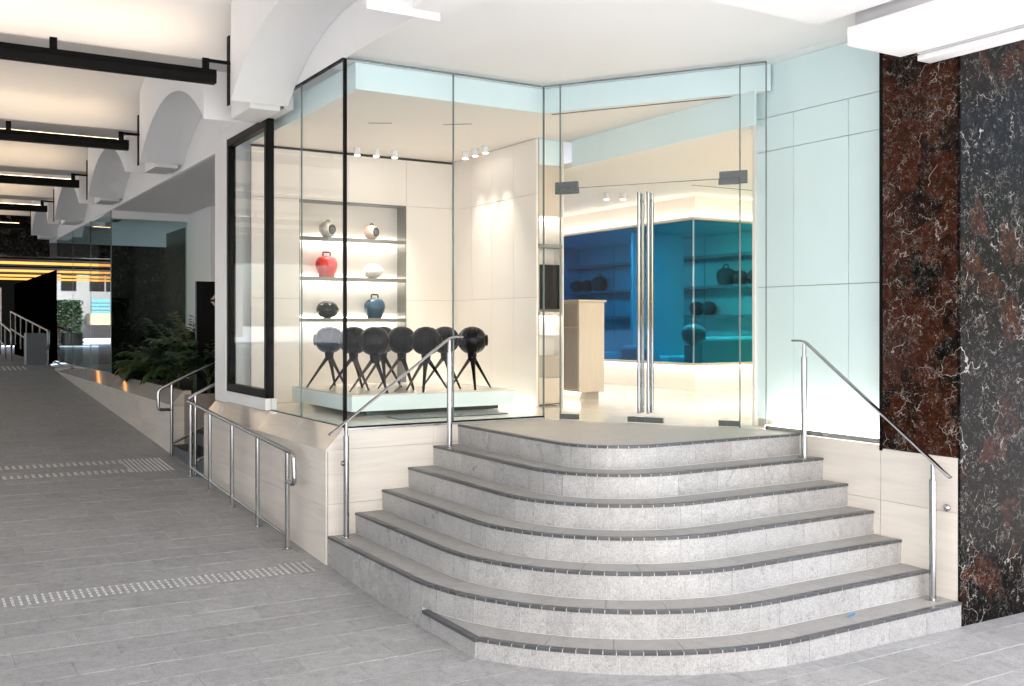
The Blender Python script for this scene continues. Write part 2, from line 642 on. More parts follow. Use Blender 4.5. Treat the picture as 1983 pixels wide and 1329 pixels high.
M['leaf_yellow'] = leafmat('yellowing_leaf', (0.05, 0.07, 0.012), (0.16, 0.15, 0.03))
M['soil'] = plain('soil', (0.03, 0.022, 0.016), 0.9)
M['stem'] = plain('stem', (0.05, 0.07, 0.02), 0.6)
M['dark_plinth'] = plain('dark_green_glass', (0.035, 0.055, 0.052), 0.12, 0.0, 0.6)
M['blue_plastic'] = plain('blue_plastic', (0.02, 0.22, 0.55), 0.3)
M['far_grey'] = plain('slate_grey_block', (0.10, 0.11, 0.125), 0.5)
M['far_wall'] = plain('grey_render', (0.15, 0.15, 0.155), 0.7)
M['teal'] = plain('teal_panel', (0.06, 0.20, 0.24), 0.5)
M['cream_ext'] = plain('cream_render', (0.26, 0.23, 0.16), 0.7)
M['far_rail'] = steel('far_rail_steel', (0.16, 0.15, 0.14), 0.3)
M['blue_shelf'] = plain('grey_shelf', (0.22, 0.24, 0.25), 0.5)
M['slate_speaker'] = plain('slate_speaker', (0.045, 0.055, 0.06), 0.4)
M['stud'] = plain('tactile_stud', (0.56, 0.56, 0.55), 0.3, 0.2)


def blue_grad(nt):
    g = nt.nodes.new('ShaderNodeNewGeometry')
    s = nt.nodes.new('ShaderNodeSeparateXYZ')
    nt.links.new(g.outputs['Position'], s.inputs[0])
    # along the run of the glass: far end blue, street end teal green
    t = math_n(nt, 'SUBTRACT', s.outputs['X'], s.outputs['Y'])
    t = math_n(nt, 'MULTIPLY_ADD', t, 0.19)
    nt.nodes[-1].inputs[2].default_value = 0.85
    return ramp(nt, t, [(0.0, (0.05, 0.27, 0.50)), (0.45, (0.035, 0.37, 0.53)), (0.78, (0.11, 0.54, 0.57)), (1.0, (0.26, 0.70, 0.60))])


M['blue_glass'] = glass_mat('blue_gradient_glass', (0.1, 0.4, 0.6), 0.4, blue_grad)


# ------------------------------------------------------------------ ground
def gz(x, y):
    xx = max(-4.0, min(9.0, x))
    z = 0.05 - 0.0147 * (xx - 3.08)
    z += 0.0555 * max(0.0, min(20.0, y - 7.0))
    return z


xs = [-400, -4.0, 9.0, 400]
ys = [-400, -30, 7.0, 27.0, 400]
gv = [(x, y, gz(x, y) - 0.02) for y in ys for x in xs]
gf = []
for j in range(len(ys) - 1):
    for i in range(len(xs) - 1):
        a = j * len(xs) + i
        gf.append([a, a + 1, a + len(xs) + 1, a + len(xs)])
pavement = mesh_obj('pavement', gv, gf, M['ground'], None, origin=(0, 0, 0))
tag(pavement, 'grey tiled pavement ramping up along the arcade', kind='structure')

TW, TD, TG = 0.60, 0.30, 0.003


def tile_mesh(w, d, h=0.018, b=0.003):
    m = MB()
    hw, hd = w / 2, d / 2
    vs = [(-hw, -hd, 0), (hw, -hd, 0), (hw, hd, 0), (-hw, hd, 0),
          (-hw, -hd, h - b), (hw, -hd, h - b), (hw, hd, h - b), (-hw, hd, h - b),
          (-hw + b, -hd + b, h), (hw - b, -hd + b, h), (hw - b, hd - b, h), (-hw + b, hd - b, h)]
    fs = []
    for k in range(4):
        k2 = (k + 1) % 4
        fs.append([k, k2, 4 + k2, 4 + k])
        fs.append([4 + k, 4 + k2, 8 + k2, 8 + k])
    fs.append([8, 9, 10, 11])
    me = bpy.data.meshes.new('paving_tile')
    me.from_pydata(vs, [], fs)
    me.materials.append(M['paver'])
    return me, vs, fs


bx_ = [-2.0, 3.42, 8.9]
by_ = [2.2, 7.0, 27.0]
bv = [(x, y, gz(x, y) - 0.0045) for y in by_ for x in bx_]
mesh_obj('joint_bed', bv, [[0, 1, 4, 3], [1, 2, 5, 4], [3, 4, 7, 6]], M['bed'], pavement)
TM, TVS, TFS = tile_mesh(TW - TG, TD - TG)


def in_frame(x, y, z, mg=240):
    r = 0.8545 * x - 0.5195 * y
    f = 0.5195 * x + 0.8545 * y
    if f < 1:
        return False
    px = CX + FPX * r / f
    py = HY - FPX * (z - CAMZ) / f
    return -mg < px < 1983 + mg and -mg < py < 1329 + mg


tiles = []
row = 0
y = 2.5
while y < 27.0:
    off = (row % 2) * TW / 2 + (0.1 if row % 3 == 0 else 0.0)
    x = -1.2 + off
    while x < 8.6:
        cx_, cy_ = x + TW / 2, y + TD / 2
        ok = in_frame(cx_, cy_, gz(cx_, cy_))
        if y > 5.2 and cx_ > 3.32 and cx_ < 6.6:
            ok = False
        if cy_ > 6.2 and cx_ > 3.36:
            ok = False
        if cx_ > 6.5 and cy_ > 4.7:
            ok = False
        if ok:
            tiles.append((cx_, cy_))
        x += TW
    y += TD
    row += 1
tiles.sort(key=lambda t: t[0] ** 2 + t[1] ** 2)
rest = MB()
for i, (tx, ty) in enumerate(tiles):
    slope = 0.0555 if 7.0 < ty < 27.0 else 0.0
    rot = Matrix.Rotation(math.atan(slope), 4, 'X') @ Matrix.Rotation(math.atan(0.0147), 4, 'Y')
    dz = random.uniform(-0.0012, 0.0012) - 0.018
    if i < 290:
        o = bpy.data.objects.new('paving_tile', TM)
        COL.objects.link(o)
        o.parent = pavement
        o.matrix_local = Matrix.Translation((tx, ty, gz(tx, ty) + dz)) @ rot
    else:
        mat4 = Matrix.Translation((tx, ty, gz(tx, ty) + dz)) @ rot
        rest.add([mat4 @ Vector(v) for v in TVS], TFS)
if rest.v:
    rest.build('distant_paving_tiles', M['paver'], pavement, kind='stuff')


# tactile strips on the ramp
def tactile(label, rects):
    t = thing('tactile_strip', (rects[0][0], rects[0][2], gz(rects[0][0], rects[0][2])), label, 'tactile paving')
    m = MB()
    for (x0, x1, y0, y1, sx, wx, ny, fy) in rects:
        x = x0
        while x < x1:
            for k in range(ny):
                ya = y0 + (y1 - y0) * k / ny
                yb = ya + (y1 - y0) / ny * fy
                za, zb = gz(x, ya) + 0.001, gz(x, yb) + 0.001
                h = 0.006
                m.add([(x, ya, za), (x + wx, ya, za), (x + wx, yb, zb), (x, yb, zb),
                       (x + wx * .15, ya + .004, za + h), (x + wx * .85, ya + .004, za + h), (x + wx * .85, yb - .004, zb + h), (x + wx * .15, yb - .004, zb + h)],
                      [(4, 5, 6, 7), (0, 1, 5, 4), (1, 2, 6, 5), (2, 3, 7, 6), (3, 0, 4, 7)])
            x += sx
    m.build('stud', M['stud'], t, kind='stuff')
    return t


tactile('pale studded tactile strip crossing the grey paving nearest the camera',
        [(-0.2, 2.72, 7.98, 8.22, 0.052, 0.019, 4, 0.5), (2.72, 2.93, 7.97, 8.26, 0.052, 0.013, 1, 1.0)])
tactile('pale tactile bars and ribbed block on paving before the side stair',
        [(-0.5, 2.38, 13.28, 13.48, 0.075, 0.036, 1, 1.0), (-0.5, 2.38, 12.68, 12.86, 0.075, 0.036, 1, 1.0),
         (2.38, 2.90, 12.66, 13.52, 0.052, 0.022, 1, 1.0)])

# ------------------------------------------------------------------ arcade ceiling, arches, entry ceiling
ZB, PER = 4.80, 4.26          # beam soffit height and bay length
XA0, XA1 = 2.69, 3.25         # arch wall thickness
V_LO, V_HI = 6.61, 10.20      # vault of bay 0 (near and far springing)


def vault_pts(y0, y1, zs, n=18):
    c = (y0 + y1) / 2
    h = (y1 - y0) / 2
    rad = h / math.sin(R_(40))
    zc = zs - math.sqrt(rad * rad - h * h)
    return [(y0 + (y1 - y0) * k / n, zc + math.sqrt(max(0, rad * rad - (y0 + (y1 - y0) * k / n - c) ** 2))) for k in range(n + 1)]


prof = []
for i in range(-2, 5):
    p = vault_pts(V_LO + PER * i, V_HI + PER * i, ZB)
    prof += p
XC0 = -13.0  # unseen width added to keep out light from the left
cv, cf = [], []
for (yy, zz) in prof:
    cv.append((XC0, yy, zz))
    cv.append((XA1, yy, zz))
for k in range(len(prof) - 1):
    a = 2 * k
    cf.append([a, a + 2, a + 3, a + 1])
vc = mesh_obj('vaulted_ceiling', cv, cf, M['plaster'])
smooth_obj(vc, 30)
tag(vc, 'white vaulted plaster ceiling of the covered arcade', kind='structure')
for i in range(-2, 4):
    ya, yb = V_HI + PER * i, V_LO + PER * (i + 1)
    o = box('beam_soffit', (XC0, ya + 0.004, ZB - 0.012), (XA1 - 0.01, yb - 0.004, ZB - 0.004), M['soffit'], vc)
# unseen slab added over everything to block sky and light from the left
added_roof = box('added_roof', (XC0 - 0.3, -1.5, 5.75), (14.2, 46.0, 6.0), M['plaster'])
tag(added_roof, 'unseen slab added above the arcade to block the sky', kind='structure')

ARCH_LABEL = ['white plaster arch overhead nearest the camera, mostly out of frame at the top',
              'large white plaster arch springing beside the glass corner',
              'second white plaster arch from the glass corner, fin shaped',
              'third white plaster arch along the arcade, half behind a light bar',
              'fourth white plaster arch along the arcade, above the glass box',
              'farthest white plaster arch before the black marble bulkhead']


def make_arch(i):
    yf = 9.57 + PER * (i - 1)
    yn = yf - 3.26
    zs, rise = 4.28, 0.56
    n = 22
    half = (yf - yn) / 2
    rad = (half * half + rise * rise) / (2 * rise)
    c = (yf + yn) / 2
    zc = zs + rise - rad
    arc = [(yn + (yf - yn) * k / n, zc + math.sqrt(max(0, rad * rad - (yn + (yf - yn) * k / n - c) ** 2))) for k in range(n + 1)]
    t = thing('ceiling_arch', (XA0, yf, zs), ARCH_LABEL[i], 'arch', 'plaster arches along the arcade')
    zt = 5.62
    m = MB()
    vs, fs = [], []
    for x in (XA0, XA1 - 0.004):
        for (yy, zz) in arc:
            vs.append((x, yy, zz))
        for (yy, zz) in arc:
            vs.append((x, yy, zt))
    L = n + 1
    for k in range(n):
        fs.append([k, L + k, L + k + 1, k + 1])                       # street face
        o2 = 2 * L
        fs.append([o2 + k, o2 + k + 1, o2 + L + k + 1, o2 + L + k])   # shop face
        fs.append([k, k + 1, o2 + k + 1, o2 + k])                     # intrados
    fs.append([0, 2 * L, 3 * L, L])
    fs.append([n, L + n, 3 * L + n, 2 * L + n])
    m.add(vs, fs)
    o = m.build('arch_wall', M['rough_plaster'], t)
    smooth_obj(o, 35)
    box('capital_block', (2.905, yf + 0.11, 4.25), (3.21, yf + 0.76, ZB - 0.013), M['plaster'], t, 0.005)
    return t


for i in range(0, 6):
    make_arch(i)

# plaster infill between arches and shopfront, up to the roof
infill = thing('upper_wall', (3.3, 9.0, 4.45), 'smooth white plaster wall above the left shop glazing', 'wall')
box('infill', (XA1, 5.40, 4.425), (XA1 + 0.02, 12.05, 5.74), M['plaster'], infill)
box('infill', (XA1 + 0.004, 9.70, 4.29), (XA1 + 0.10, 12.05, 4.424), M['plaster'], infill)
box('infill', (XA1, 12.06, 4.21), (XA1 + 0.02, 28.0, 5.74), M['plaster'], infill)

# entry ceiling
DA, DB = Vector((5.29, 8.10)), Vector((6.44, 6.33))
ceil2 = thing('entry_ceiling', (4.9, 7.0, 4.45), 'smooth white plaster ceiling over the entrance steps', 'ceiling')
ceil2['kind'] = 'structure'
del ceil2['category']
prism('ceiling_board', [(XA1 + 0.02, -1.5), (9.4, -1.5), (9.4, 8.6), (XA1 + 0.02, 8.6)], 4.455, 4.52, M['plaster'], ceil2)  # unseen near part shaped to keep direct sun off the steps
# street side beams at the top right
beam = thing('street_beam', (5.0, 4.6, 4.28), 'white trowelled plaster beam overhead near the right edge', 'beam')
box('beam_body', (3.9, 4.25, 4.285), (5.60, 5.01, 4.454), M['rough_plaster'], beam, 0.004)
cap = thing('capital_beam', (5.9, 4.0, 4.1), 'white block capital overhead in front of the dark marble', 'beam')
box('capital_block', (5.66, 2.6, 4.095), (6.23, 4.80, 4.225), M['plaster'], cap, 0.004)
box('shadow_gap_plate', (5.70, 2.6, 4.226), (6.20, 4.76, 4.45), M['soffit'], cap)  # grey stands in for the shade in the gap above the block
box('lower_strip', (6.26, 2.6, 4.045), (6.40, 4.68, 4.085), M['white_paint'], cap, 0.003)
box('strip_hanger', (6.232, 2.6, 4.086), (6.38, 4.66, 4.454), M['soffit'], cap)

pl_names = ['first', 'second', 'third', 'fourth', 'fifth', 'sixth', 'seventh']  # piers out of view, added to cut light from the left
for i in range(7):
    yy = -1.0 + PER * i
    o = thing('added_pier', (-4.4, yy, 0.0), pl_names[i] + ' unseen pier added to cut light from the street side, counted from the camera', 'pier', 'unseen piers added to cut side light')
    box('shaft', (-4.8, yy - 1.1, -0.1), (-4.1, yy + 1.1, 4.79), M['plaster'], o, 0.01)
    box('plinth', (-4.83, yy - 1.13, -0.1), (-4.07, yy + 1.13, gz(-4.4, yy) + 0.35), M['stone'], o, 0.006)

# ------------------------------------------------------------------ arcade light bars
BAR_LABEL = ['nearest long black light bar glowing amber onto the vault', 'second black light bar from the camera under the vaults',
             'third black light bar from the camera under the vaults', 'fourth black light bar from the camera under the vaults',
             'farthest and smallest black light bar before the marble bulkhead']


def make_bar(i):
    yb = 9.64 + PER * i
    x0, x1 = -3.0, 2.56
    t = thing('light_bar', (x1, yb, 4.43), BAR_LABEL[i], 'light', 'linear uplights across the arcade')
    m = MB()
    # trough profile swept along X
    pr = [(-0.050, 4.43), (0.050, 4.43), (0.062, 4.50), (0.055, 4.515), (0.055, 4.555), (0.035, 4.555), (0.035, 4.53), (-0.035, 4.53), (-0.035, 4.555), (-0.055, 4.555), (-0.055, 4.515), (-0.062, 4.50)]
    n = len(pr)
    vs = [(x0, yb + p[0], p[1]) for p in pr] + [(x1, yb + p[0], p[1]) for p in pr]
    fs = [[k, (k + 1) % n, n + (k + 1) % n, n + k] for k in range(n)]
    fs.append(list(range(n))[::-1])
    fs.append(list(range(n, 2 * n)))
    m.add(vs, fs)
    h = m.build('housing', M['bronze_black'], t)
    box('led_strip', (x0 + .05, yb + 0.000, 4.534), (x1 - 0.1, yb + 0.022, 4.566), M['led_up'], t)
    box('added_fin', (x0 + .05, yb - 0.014, 4.531), (x1 - 0.1, yb - 0.003, 4.5625), M['bronze_black'], t)  # fin added to turn the strip's light towards the vault's lower edge
    for px in (-1.9, -0.35, 1.15, 2.47):
        box('post', (px - 0.03, yb - 0.02, 4.54), (px + 0.03, yb + 0.02, 4.665), M['bronze_black'], t)
    box('arm', (2.44, yb - 0.012, 4.632), (XA0 + 0.012, yb + 0.012, 4.662), M['bronze_black'], t)
    box('bracket_plate', (XA0 - 0.014, yb - 0.05, 4.24), (XA0 - 0.002, yb + 0.02, 4.90), M['bronze_black'], t)
    return t


for i in range(5):
    make_bar(i)

# ------------------------------------------------------------------ entrance steps
RH, GO = 0.1765, 0.25
AC = Vector((4.90, 6.50))
XW, YP = 6.44, 8.10          # right wall face, plinth front face
ZL = 7 * RH                  # landing level
steps = thing('entrance_steps', (4.9, 5.6, 0.0), 'grey tiled curved entrance steps with dark nosings, seven risers', 'steps')


def rk(k):
    return 0.55 + GO * (7 - k)


def path_pt(k, s, inset=0.0):
    """s: distance from the left end; left straight, quarter arc, right straight"""
    r = rk(k)
    l1 = YP - AC.y
    l2 = r * math.pi / 2
    if s <= l1:
        return Vector((AC.x - r + inset, YP - s))
    if s <= l1 + l2:
        a = (s - l1) / r
        rr = r - inset
        return Vector((AC.x - rr * math.cos(a), AC.y - rr * math.sin(a)))
    return Vector((AC.x + (s - l1 - l2), AC.y - r + inset))


def path_len(k):
    return (YP - AC.y) + rk(k) * math.pi / 2 + (XW - AC.x)


def s_start(k):
    if k > 1:
        return 0.0
    # the lowest step is cut off flush with the plinth face X = 3.08
    r = rk(1)
    a = math.acos((AC.x - 3.10) / r)
    return (YP - AC.y) + r * a


def band(k, s0, s1, in0, in1, z0, z1, nsub, mb):
    a = [path_pt(k, s0 + (s1 - s0) * j / nsub, in0) for j in range(nsub + 1)]
    b = [path_pt(k, s0 + (s1 - s0) * j / nsub, in1) for j in range(nsub + 1)]
    mb.prism(a + b[::-1], z0, z1)
    return mb


def cuts(s0, s1, size):
    n = max(1, round((s1 - s0) / size))
    return [s0 + (s1 - s0) * j / n for j in range(n + 1)]


nos_extra = MB()
for k in range(1, 8):
    r = rk(k)
    l1 = YP - AC.y
    l2 = r * math.pi / 2
    L = path_len(k)
    s0 = s_start(k)
    ztop = k * RH
    zbot = (k - 1) * RH if k > 1 else -0.10
    # core
    outl = [path_pt(k, s0 + (L - s0) * j / 60, 0.003) for j in range(61)]
    poly = [(p.x, p.y) for p in outl] + [(XW - 0.001, YP - 0.001)]
    if k == 1:
        poly = [(3.112, YP - 0.001)] + [(3.112, outl[0].y)] + [(p.x, p.y) for p in outl[1:]] + [(XW - 0.001, YP - 0.001)]
    st = prism('step', poly, (zbot if k == 1 else zbot - 0.02), ztop - 0.014, M['grout'], steps)
    # riser tiles
    lst = []
    left_c = cuts(s0, l1, 0.55) if s0 < l1 else [s0]
    arc_c = cuts(max(s0, l1), l1 + l2, 0.18)
    right_c = cuts(l1 + l2, L - 0.004, 0.38)
    allc = sorted(set([round(v, 5) for v in left_c + arc_c + right_c]))
    zr1 = ztop - 0.016
    for a, b2 in zip(allc[:-1], allc[1:]):
        if b2 - a < 0.01:
            continue
        ns = 1 if (b2 <= l1 + 1e-4 or a >= l1 + l2 - 1e-4) else 3
        zlow = zbot + 0.004 if k > 1 else -0.06
        if k == 2 and b2 <= s_start(1) - 0.25 + 0.6:
            zlow = -0.03 if b2 <= l1 + 0.35 else zlow
        band(k, a + 0.0018, b2 - 0.0018, 0.0, 0.013, zlow, zr1, ns, MB()).v
        mb = MB()
        band(k, a + 0.0018, b2 - 0.0018, 0.0, 0.013, zlow, zr1, ns, mb)
        mb.build('riser_tile', M['riser'], st)
    if k == 1:
        yb_ = path_pt(1, s0).y
        box('riser_tile', (3.085, yb_ + 0.001, -0.06), (3.100, 6.30, RH - 0.016), M['riser'], st)
        box('nosing', (3.079, yb_ - 0.004, RH - 0.022), (3.125, 6.26, RH + 0.001), M['nosing'], st)
    # nosing pieces
    left_c = cuts(s0, l1, 0.8) if s0 < l1 else [s0]
    arc_c = cuts(max(s0, l1), l1 + l2, 0.080)
    right_c = cuts(l1 + l2, L - 0.003, 0.12)
    allc = sorted(set([round(v, 5) for v in left_c + arc_c + right_c]))
    for a, b2 in zip(allc[:-1], allc[1:]):
        if b2 - a < 0.01:
            continue
        mb = MB()
        g = 0.0026
        band(k, a + g, b2 - g, -0.006, 0.042, ztop - 0.013, ztop + 0.001, 1 if b2 - a < 0.2 else 1, mb)
        band(k, a + g, b2 - g, -0.006, -0.0003, ztop - 0.018, ztop - 0.0131, 1, mb)
        mb.build('nosing', M['nosing'], st)
    gl_ = MB()
    band(k, s0 + 0.002, L - 0.006, -0.0038, 0.040, ztop - 0.0165, ztop - 0.0012, 90, gl_)
    gl_.build('grout_bed', M['grout'], st)
    # tread tiles
    if k < 7:
        tc = sorted(set([round(v, 5) for v in (cuts(s0, l1, 0.8) if s0 < l1 else [s0]) + cuts(max(s0, l1), l1 + l2, 0.42) + cuts(l1 + l2, L - 0.004, 0.5)]))
        for a, b2 in zip(tc[:-1], tc[1:]):
            if b2 - a < 0.02:
                continue
            ns = 1 if (b2 <= l1 + 1e-4 or a >= l1 + l2 - 1e-4) else 6
            mb = MB()
            band(k, a + 0.0015, b2 - 0.0015, 0.0435, GO - 0.001, ztop - 0.0135, ztop, ns, mb)
            mb.build('tread_tile', M['tread'], st)
# odd shaped tread piece where the lowest step is cut off
a0 = math.acos((AC.x - 3.10) / rk(1))
a1 = math.acos(min(1.0, (AC.x - 3.128) / (rk(2) + 0.001)))
fillp = [tuple(path_pt(1, s_start(1) + 0.001, 0.0435))]
for j in range(9):
    a = a0 + (a1 - a0) * j / 8
    rr_ = rk(2) + 0.0012
    fillp.append((AC.x - rr_ * math.cos(a), AC.y - rr_ * math.sin(a)))
fillp.append((3.128, fillp[0][1]))
prism('tread_tile', fillp, RH - 0.0135, RH - 0.0002, M['tread'], steps)
# landing, running up to the glass and doors
lp = [path_pt(7, path_len(7) * j / 60, 0.0435) for j in range(61)]
lpoly = [(p.x, p.y) for p in lp] + [(XW - 0.002, DB.y), (DB.x - 0.002, DB.y), (DA.x, YP - 0.001)]
prism('landing_slab', lpoly, ZL - 0.0135, ZL, M['landing'], steps)

# ------------------------------------------------------------------ stone plinth under the glass (left and front)
ZG = ZL + 0.035              # underside of the glazing
plinth = thing('stone_plinth', (3.3, 9.5, 0.0), 'cream veined stone plinth under the corner glazing', 'plinth')
XP, XG = 3.08, 3.25          # plinth face, glass face
core = MB()
core.prism([(XP + 0.014, YP + 0.014), (XG + 0.30, YP + 0.014), (XG + 0.30, 12.09), (XP + 0.014, 12.09)], -0.1, 1.06)
core.prism([(XG + 0.02, YP + 0.014), (DA.x + 0.05, YP + 0.014), (DA.x + 0.05, YP + 0.25), (XG + 0.02, YP + 0.25)], -0.1, ZG - 0.03)
core.build('core', M['stone_core'], plinth)
yc = [8.10, 9.05, 10.05, 11.05, 12.10]
zc_ = [0.02, 0.60, 1.08]
for a, b2 in zip(yc[:-1], yc[1:]):
    for za, zb in zip(zc_[:-1], zc_[1:]):
        z0 = za if za > 0.1 else gz(XP, a) - 0.02
        box('stone_panel', (XP, a + 0.0015, z0 + 0.0015), (XP + 0.013, b2 - 0.0015, zb - 0.0015), M['stone'], plinth)
    # splayed sill panel
    mb = MB()
    p = [(XP, 1.081), (XG - 0.005, ZG - 0.005), (XG + 0.015, ZG - 0.03), (XP + 0.02, 1.065)]
    y0, y1 = a + 0.0015, b2 - 0.0015
    mb.add([(q[0], y0, q[1]) for q in p] + [(q[0], y1, q[1]) for q in p],
           [[0, 1, 2, 3], [7, 6, 5, 4], [0, 4, 5, 1], [1, 5, 6, 2], [2, 6, 7, 3], [3, 7, 4, 0]])
    mb.build('sill_panel', M['polished'], plinth)
# front face
xc = [3.10, 4.10, 5.29]
for a, b2 in zip(xc[:-1], xc[1:]):
    for za, zb in ((0.0, 0.62), (0.62, 1.08)):
        box('stone_panel', (a + 0.0015, YP, za + 0.0015), (b2 - 0.0015, YP + 0.013, zb - 0.0015), M['stone'], plinth)
mb = MB()
mb.add([(XP + .001, YP, 1.081), (4.0985, YP, 1.081), (4.0985, YP, ZG - 0.032), (XG + 0.002, YP, ZG - 0.032), (XG - 0.02, YP, ZG - 0.035),
        (XP + .001, YP + .013, 1.081), (4.0985, YP + .013, 1.081), (4.0985, YP + .013, ZG - 0.032), (XG + 0.002, YP + .013, ZG - 0.032), (XG - 0.02, YP + .013, ZG - 0.035)],
       [[0, 1, 2, 3, 4], [9, 8, 7, 6, 5], [0, 5, 6, 1], [1, 6, 7, 2], [2, 7, 8, 3], [3, 8, 9, 4], [4, 9, 5, 0]])
mb.build('stone_panel', M['stone'], plinth)
box('stone_panel', (4.1015, YP, 1.0815), (5.29, YP + 0.013, ZG - 0.032), M['stone'], plinth)

# ------------------------------------------------------------------ shopfront glazing
ZT = 4.425
shop = thing('shopfront', (4.5, 8.1, ZG), 'frameless glass corner shopfront with double glass doors', 'shopfront')


def wall_pt(t, off=0.0):
    d = (DB - DA)
    n = Vector((d.y, -d.x)).normalized()      # points to the inside/outside
    p = DA + d * t + n * off
    return p


def ray_line(px, A, B):
    u = (px - CX) / FPX
    d = Vector((0.8545 * u + 0.5195, 0.8545 - 0.5195 * u))
    e = B - A
    den = d.x * (-e.y) + e.x * d.y
    # solve s*d = A + t*e
    det = d.x * (-e.y) - (-e.x) * d.y
    t = (d.x * A.y - d.y * A.x) / (d.y * e.x - d.x * e.y)
    return t


def pane(name, P, Q, z0, z1, th, mat, parent):
    P, Q = Vector(P), Vector(Q)
    e = (Q - P).normalized()
    n = Vector((-e.y, e.x)) * (th / 2)
    return prism(name, [tuple(P - n), tuple(Q - n), tuple(Q + n), tuple(P + n)], z0, z1, mat, parent)


GY = YP + 0.012              # centre plane of the front glass
GXL = XG + 0.010
jt = 0.007
# left side: two panes
Y_a, Y_b = 8.11, 9.24
pane('pane', (GXL, 8.13), (GXL, 9.20), ZG, ZT, 0.012, M['glass'], shop)
pane('pane', (GXL, 9.212), (GXL, 10.13), ZG, ZT, 0.012, M['glass'], shop)
box('joint', (GXL - jt, 9.201, ZG), (GXL + jt, 9.211, ZT), M['glass_edge'], shop)
# corner post
box('corner_post', (XG - 0.006, YP + 0.001, ZG - 0.03), (XG + 0.022, YP + 0.028, ZT + 0.005), M['black_metal'], shop)
# front: two panes
pane('pane', (XG + 0.023, GY), (4.30, GY), ZG, ZT, 0.012, M['glass'], shop)
pane('pane', (4.312, GY), (DA.x - 0.01, GY), ZG, ZT, 0.012, M['glass'], shop)
box('joint', (4.301, GY - jt, ZG), (4.311, GY + jt, ZT), M['glass_edge'], shop)
box('joint', (DA.x - 0.009, GY - jt, ZL), (DA.x + 0.005, GY + jt, ZT), M['glass_edge'], shop)
# channel trims
box('head_channel', (XG - 0.004, 8.13, ZT), (XG + 0.03, 10.14, ZT + 0.014), M['black_metal'], shop)
box('head_channel', (XG + 0.03, YP - 0.002, ZT), (DA.x, YP + 0.03, ZT + 0.010), M['glass_edge'], shop)
box('sill_channel', (XG - 0.004, 8.13, ZG - 0.016), (XG + 0.03, 10.14, ZG), M['black_metal'], shop)
box('sill_channel', (XG + 0.024, YP - 0.004, ZG - 0.012), (DA.x - 0.01, YP + 0.03, ZG), M['black_metal'], shop)
box('sill_channel', (XG + 0.024, YP - 0.006, ZG - 0.031), (DA.x - 0.01, YP + 0.03, ZG - 0.0125), M['trim_steel'], shop)
# door wall
tl = ray_line(1085, DA, DB)
tr_ = ray_line(1433, DA, DB)
tm = ray_line(1250, DA, DB)
ZD = ZL + 2.20               # top of the door leaves


def dpt(t, off=0.0):
    p = wall_pt(t, off)
    return (p.x, p.y)


def dpane(name, t0, t1, z0, z1, mat, parent, th=0.012, off=0.0):
    return pane(name, dpt(t0, off), dpt(t1, off), z0, z1, th, mat, parent)


dl = 0.003
dpane('pane', 0.008, tl - dl, ZL + 0.004, ZT, M['glass'], shop)
dpane('pane', tr_ + dl, 0.994, ZL + 0.004, ZT, M['glass'], shop)
dpane('pane', tl + dl, tr_ - dl, ZD + 0.006, ZT, M['glass'], shop)
for t in (tl, tr_):
    dpane('joint', t - 0.0022, t + 0.0022, ZL + 0.002, ZT, M['glass_edge'], shop, 0.016)
dpane('joint', 0.996, 1.0, ZL + 0.002, ZT, M['glass_edge'], shop, 0.03)
dpane('head_channel', 0.0, 1.0, ZT, ZT + 0.010, M['glass_edge'], shop, 0.03)
dpane('transom_joint', tl + dl, tr_ - dl, ZD + 0.0005, ZD + 0.0055, M['glass_edge'], shop, 0.013)


def door(t0, t1, side):
    d_ = dpane('door', t0, t1, ZL + 0.012, ZD, M['glass'], shop)
    d_['label'] = ('left' if side < 0 else 'right') + ' frameless glass door leaf with long steel pull handles'
    # pull handles near the meeting edge, one on each side of the glass
    tc = t1 - 0.020 if side < 0 else t0 + 0.020
    for off in (0.055, -0.055):
        p = wall_pt(tc, off)
        mb = MB().tube([(p.x, p.y, ZL + 0.10), (p.x, p.y, ZL + 2.12)], 0.0165, 14)
        h = mb.build('handle', M['chrome'], d_)
        smooth_obj(h, 60)
        q = wall_pt(tc, 0.0)
        for zz in (ZL + 0.17, ZL + 1.12, ZL + 2.05):
            MB().tube([(p.x, p.y, zz), (q.x, q.y, zz)], 0.009, 8).build('handle_mount', M['chrome'], d_)
    # patch fittings
    ta, tb = (t0, t0 + 0.085) if side < 0 else (t1 - 0.085, t1)
    dpane('hinge', ta, tb, ZL + 0.014, ZL + 0.062, M['dark_steel'], d_, 0.036)
    dpane('hinge', ta, tb, ZD - 0.050, ZD - 0.002, M['dark_steel'], d_, 0.036)
    tc0, tc1 = (t1 - 0.078, t1) if side < 0 else (t0, t0 + 0.078)
    dpane('lock_fitting', tc0, tc1, ZL + 0.014, ZL + 0.062, M['dark_steel'], d_, 0.036)
    p = wall_pt((tc0 + tc1) / 2, -0.02)
    if side < 0:
        q = wall_pt((tc0 + tc1) / 2, 0.022)
        q2 = wall_pt((tc0 + tc1) / 2, 0.026)
        MB().tube([(q.x, q.y, ZL + 0.038), (q2.x, q2.y, ZL + 0.038)], 0.009, 12).build('lock_cylinder', M['chrome'], d_)
    return d_


door(tl + 0.0035, tm - 0.0012, -1)
door(tm + 0.0012, tr_ - 0.0035, 1)
for (ta, tb) in ((tl - 0.022, tl + 0.085), (tr_ - 0.085, tr_ + 0.030)):
    dpane('top_patch', ta, tb, ZD + 0.001, ZD + 0.065, M['dark_steel'], shop, 0.038)
for (ta, tb) in ((tl - 0.022, tl - 0.002), (tr_ + 0.002, tr_ + 0.030)):
    dpane('top_patch', ta, tb, ZD - 0.048, ZD + 0.0005, M['dark_steel'], shop, 0.038)

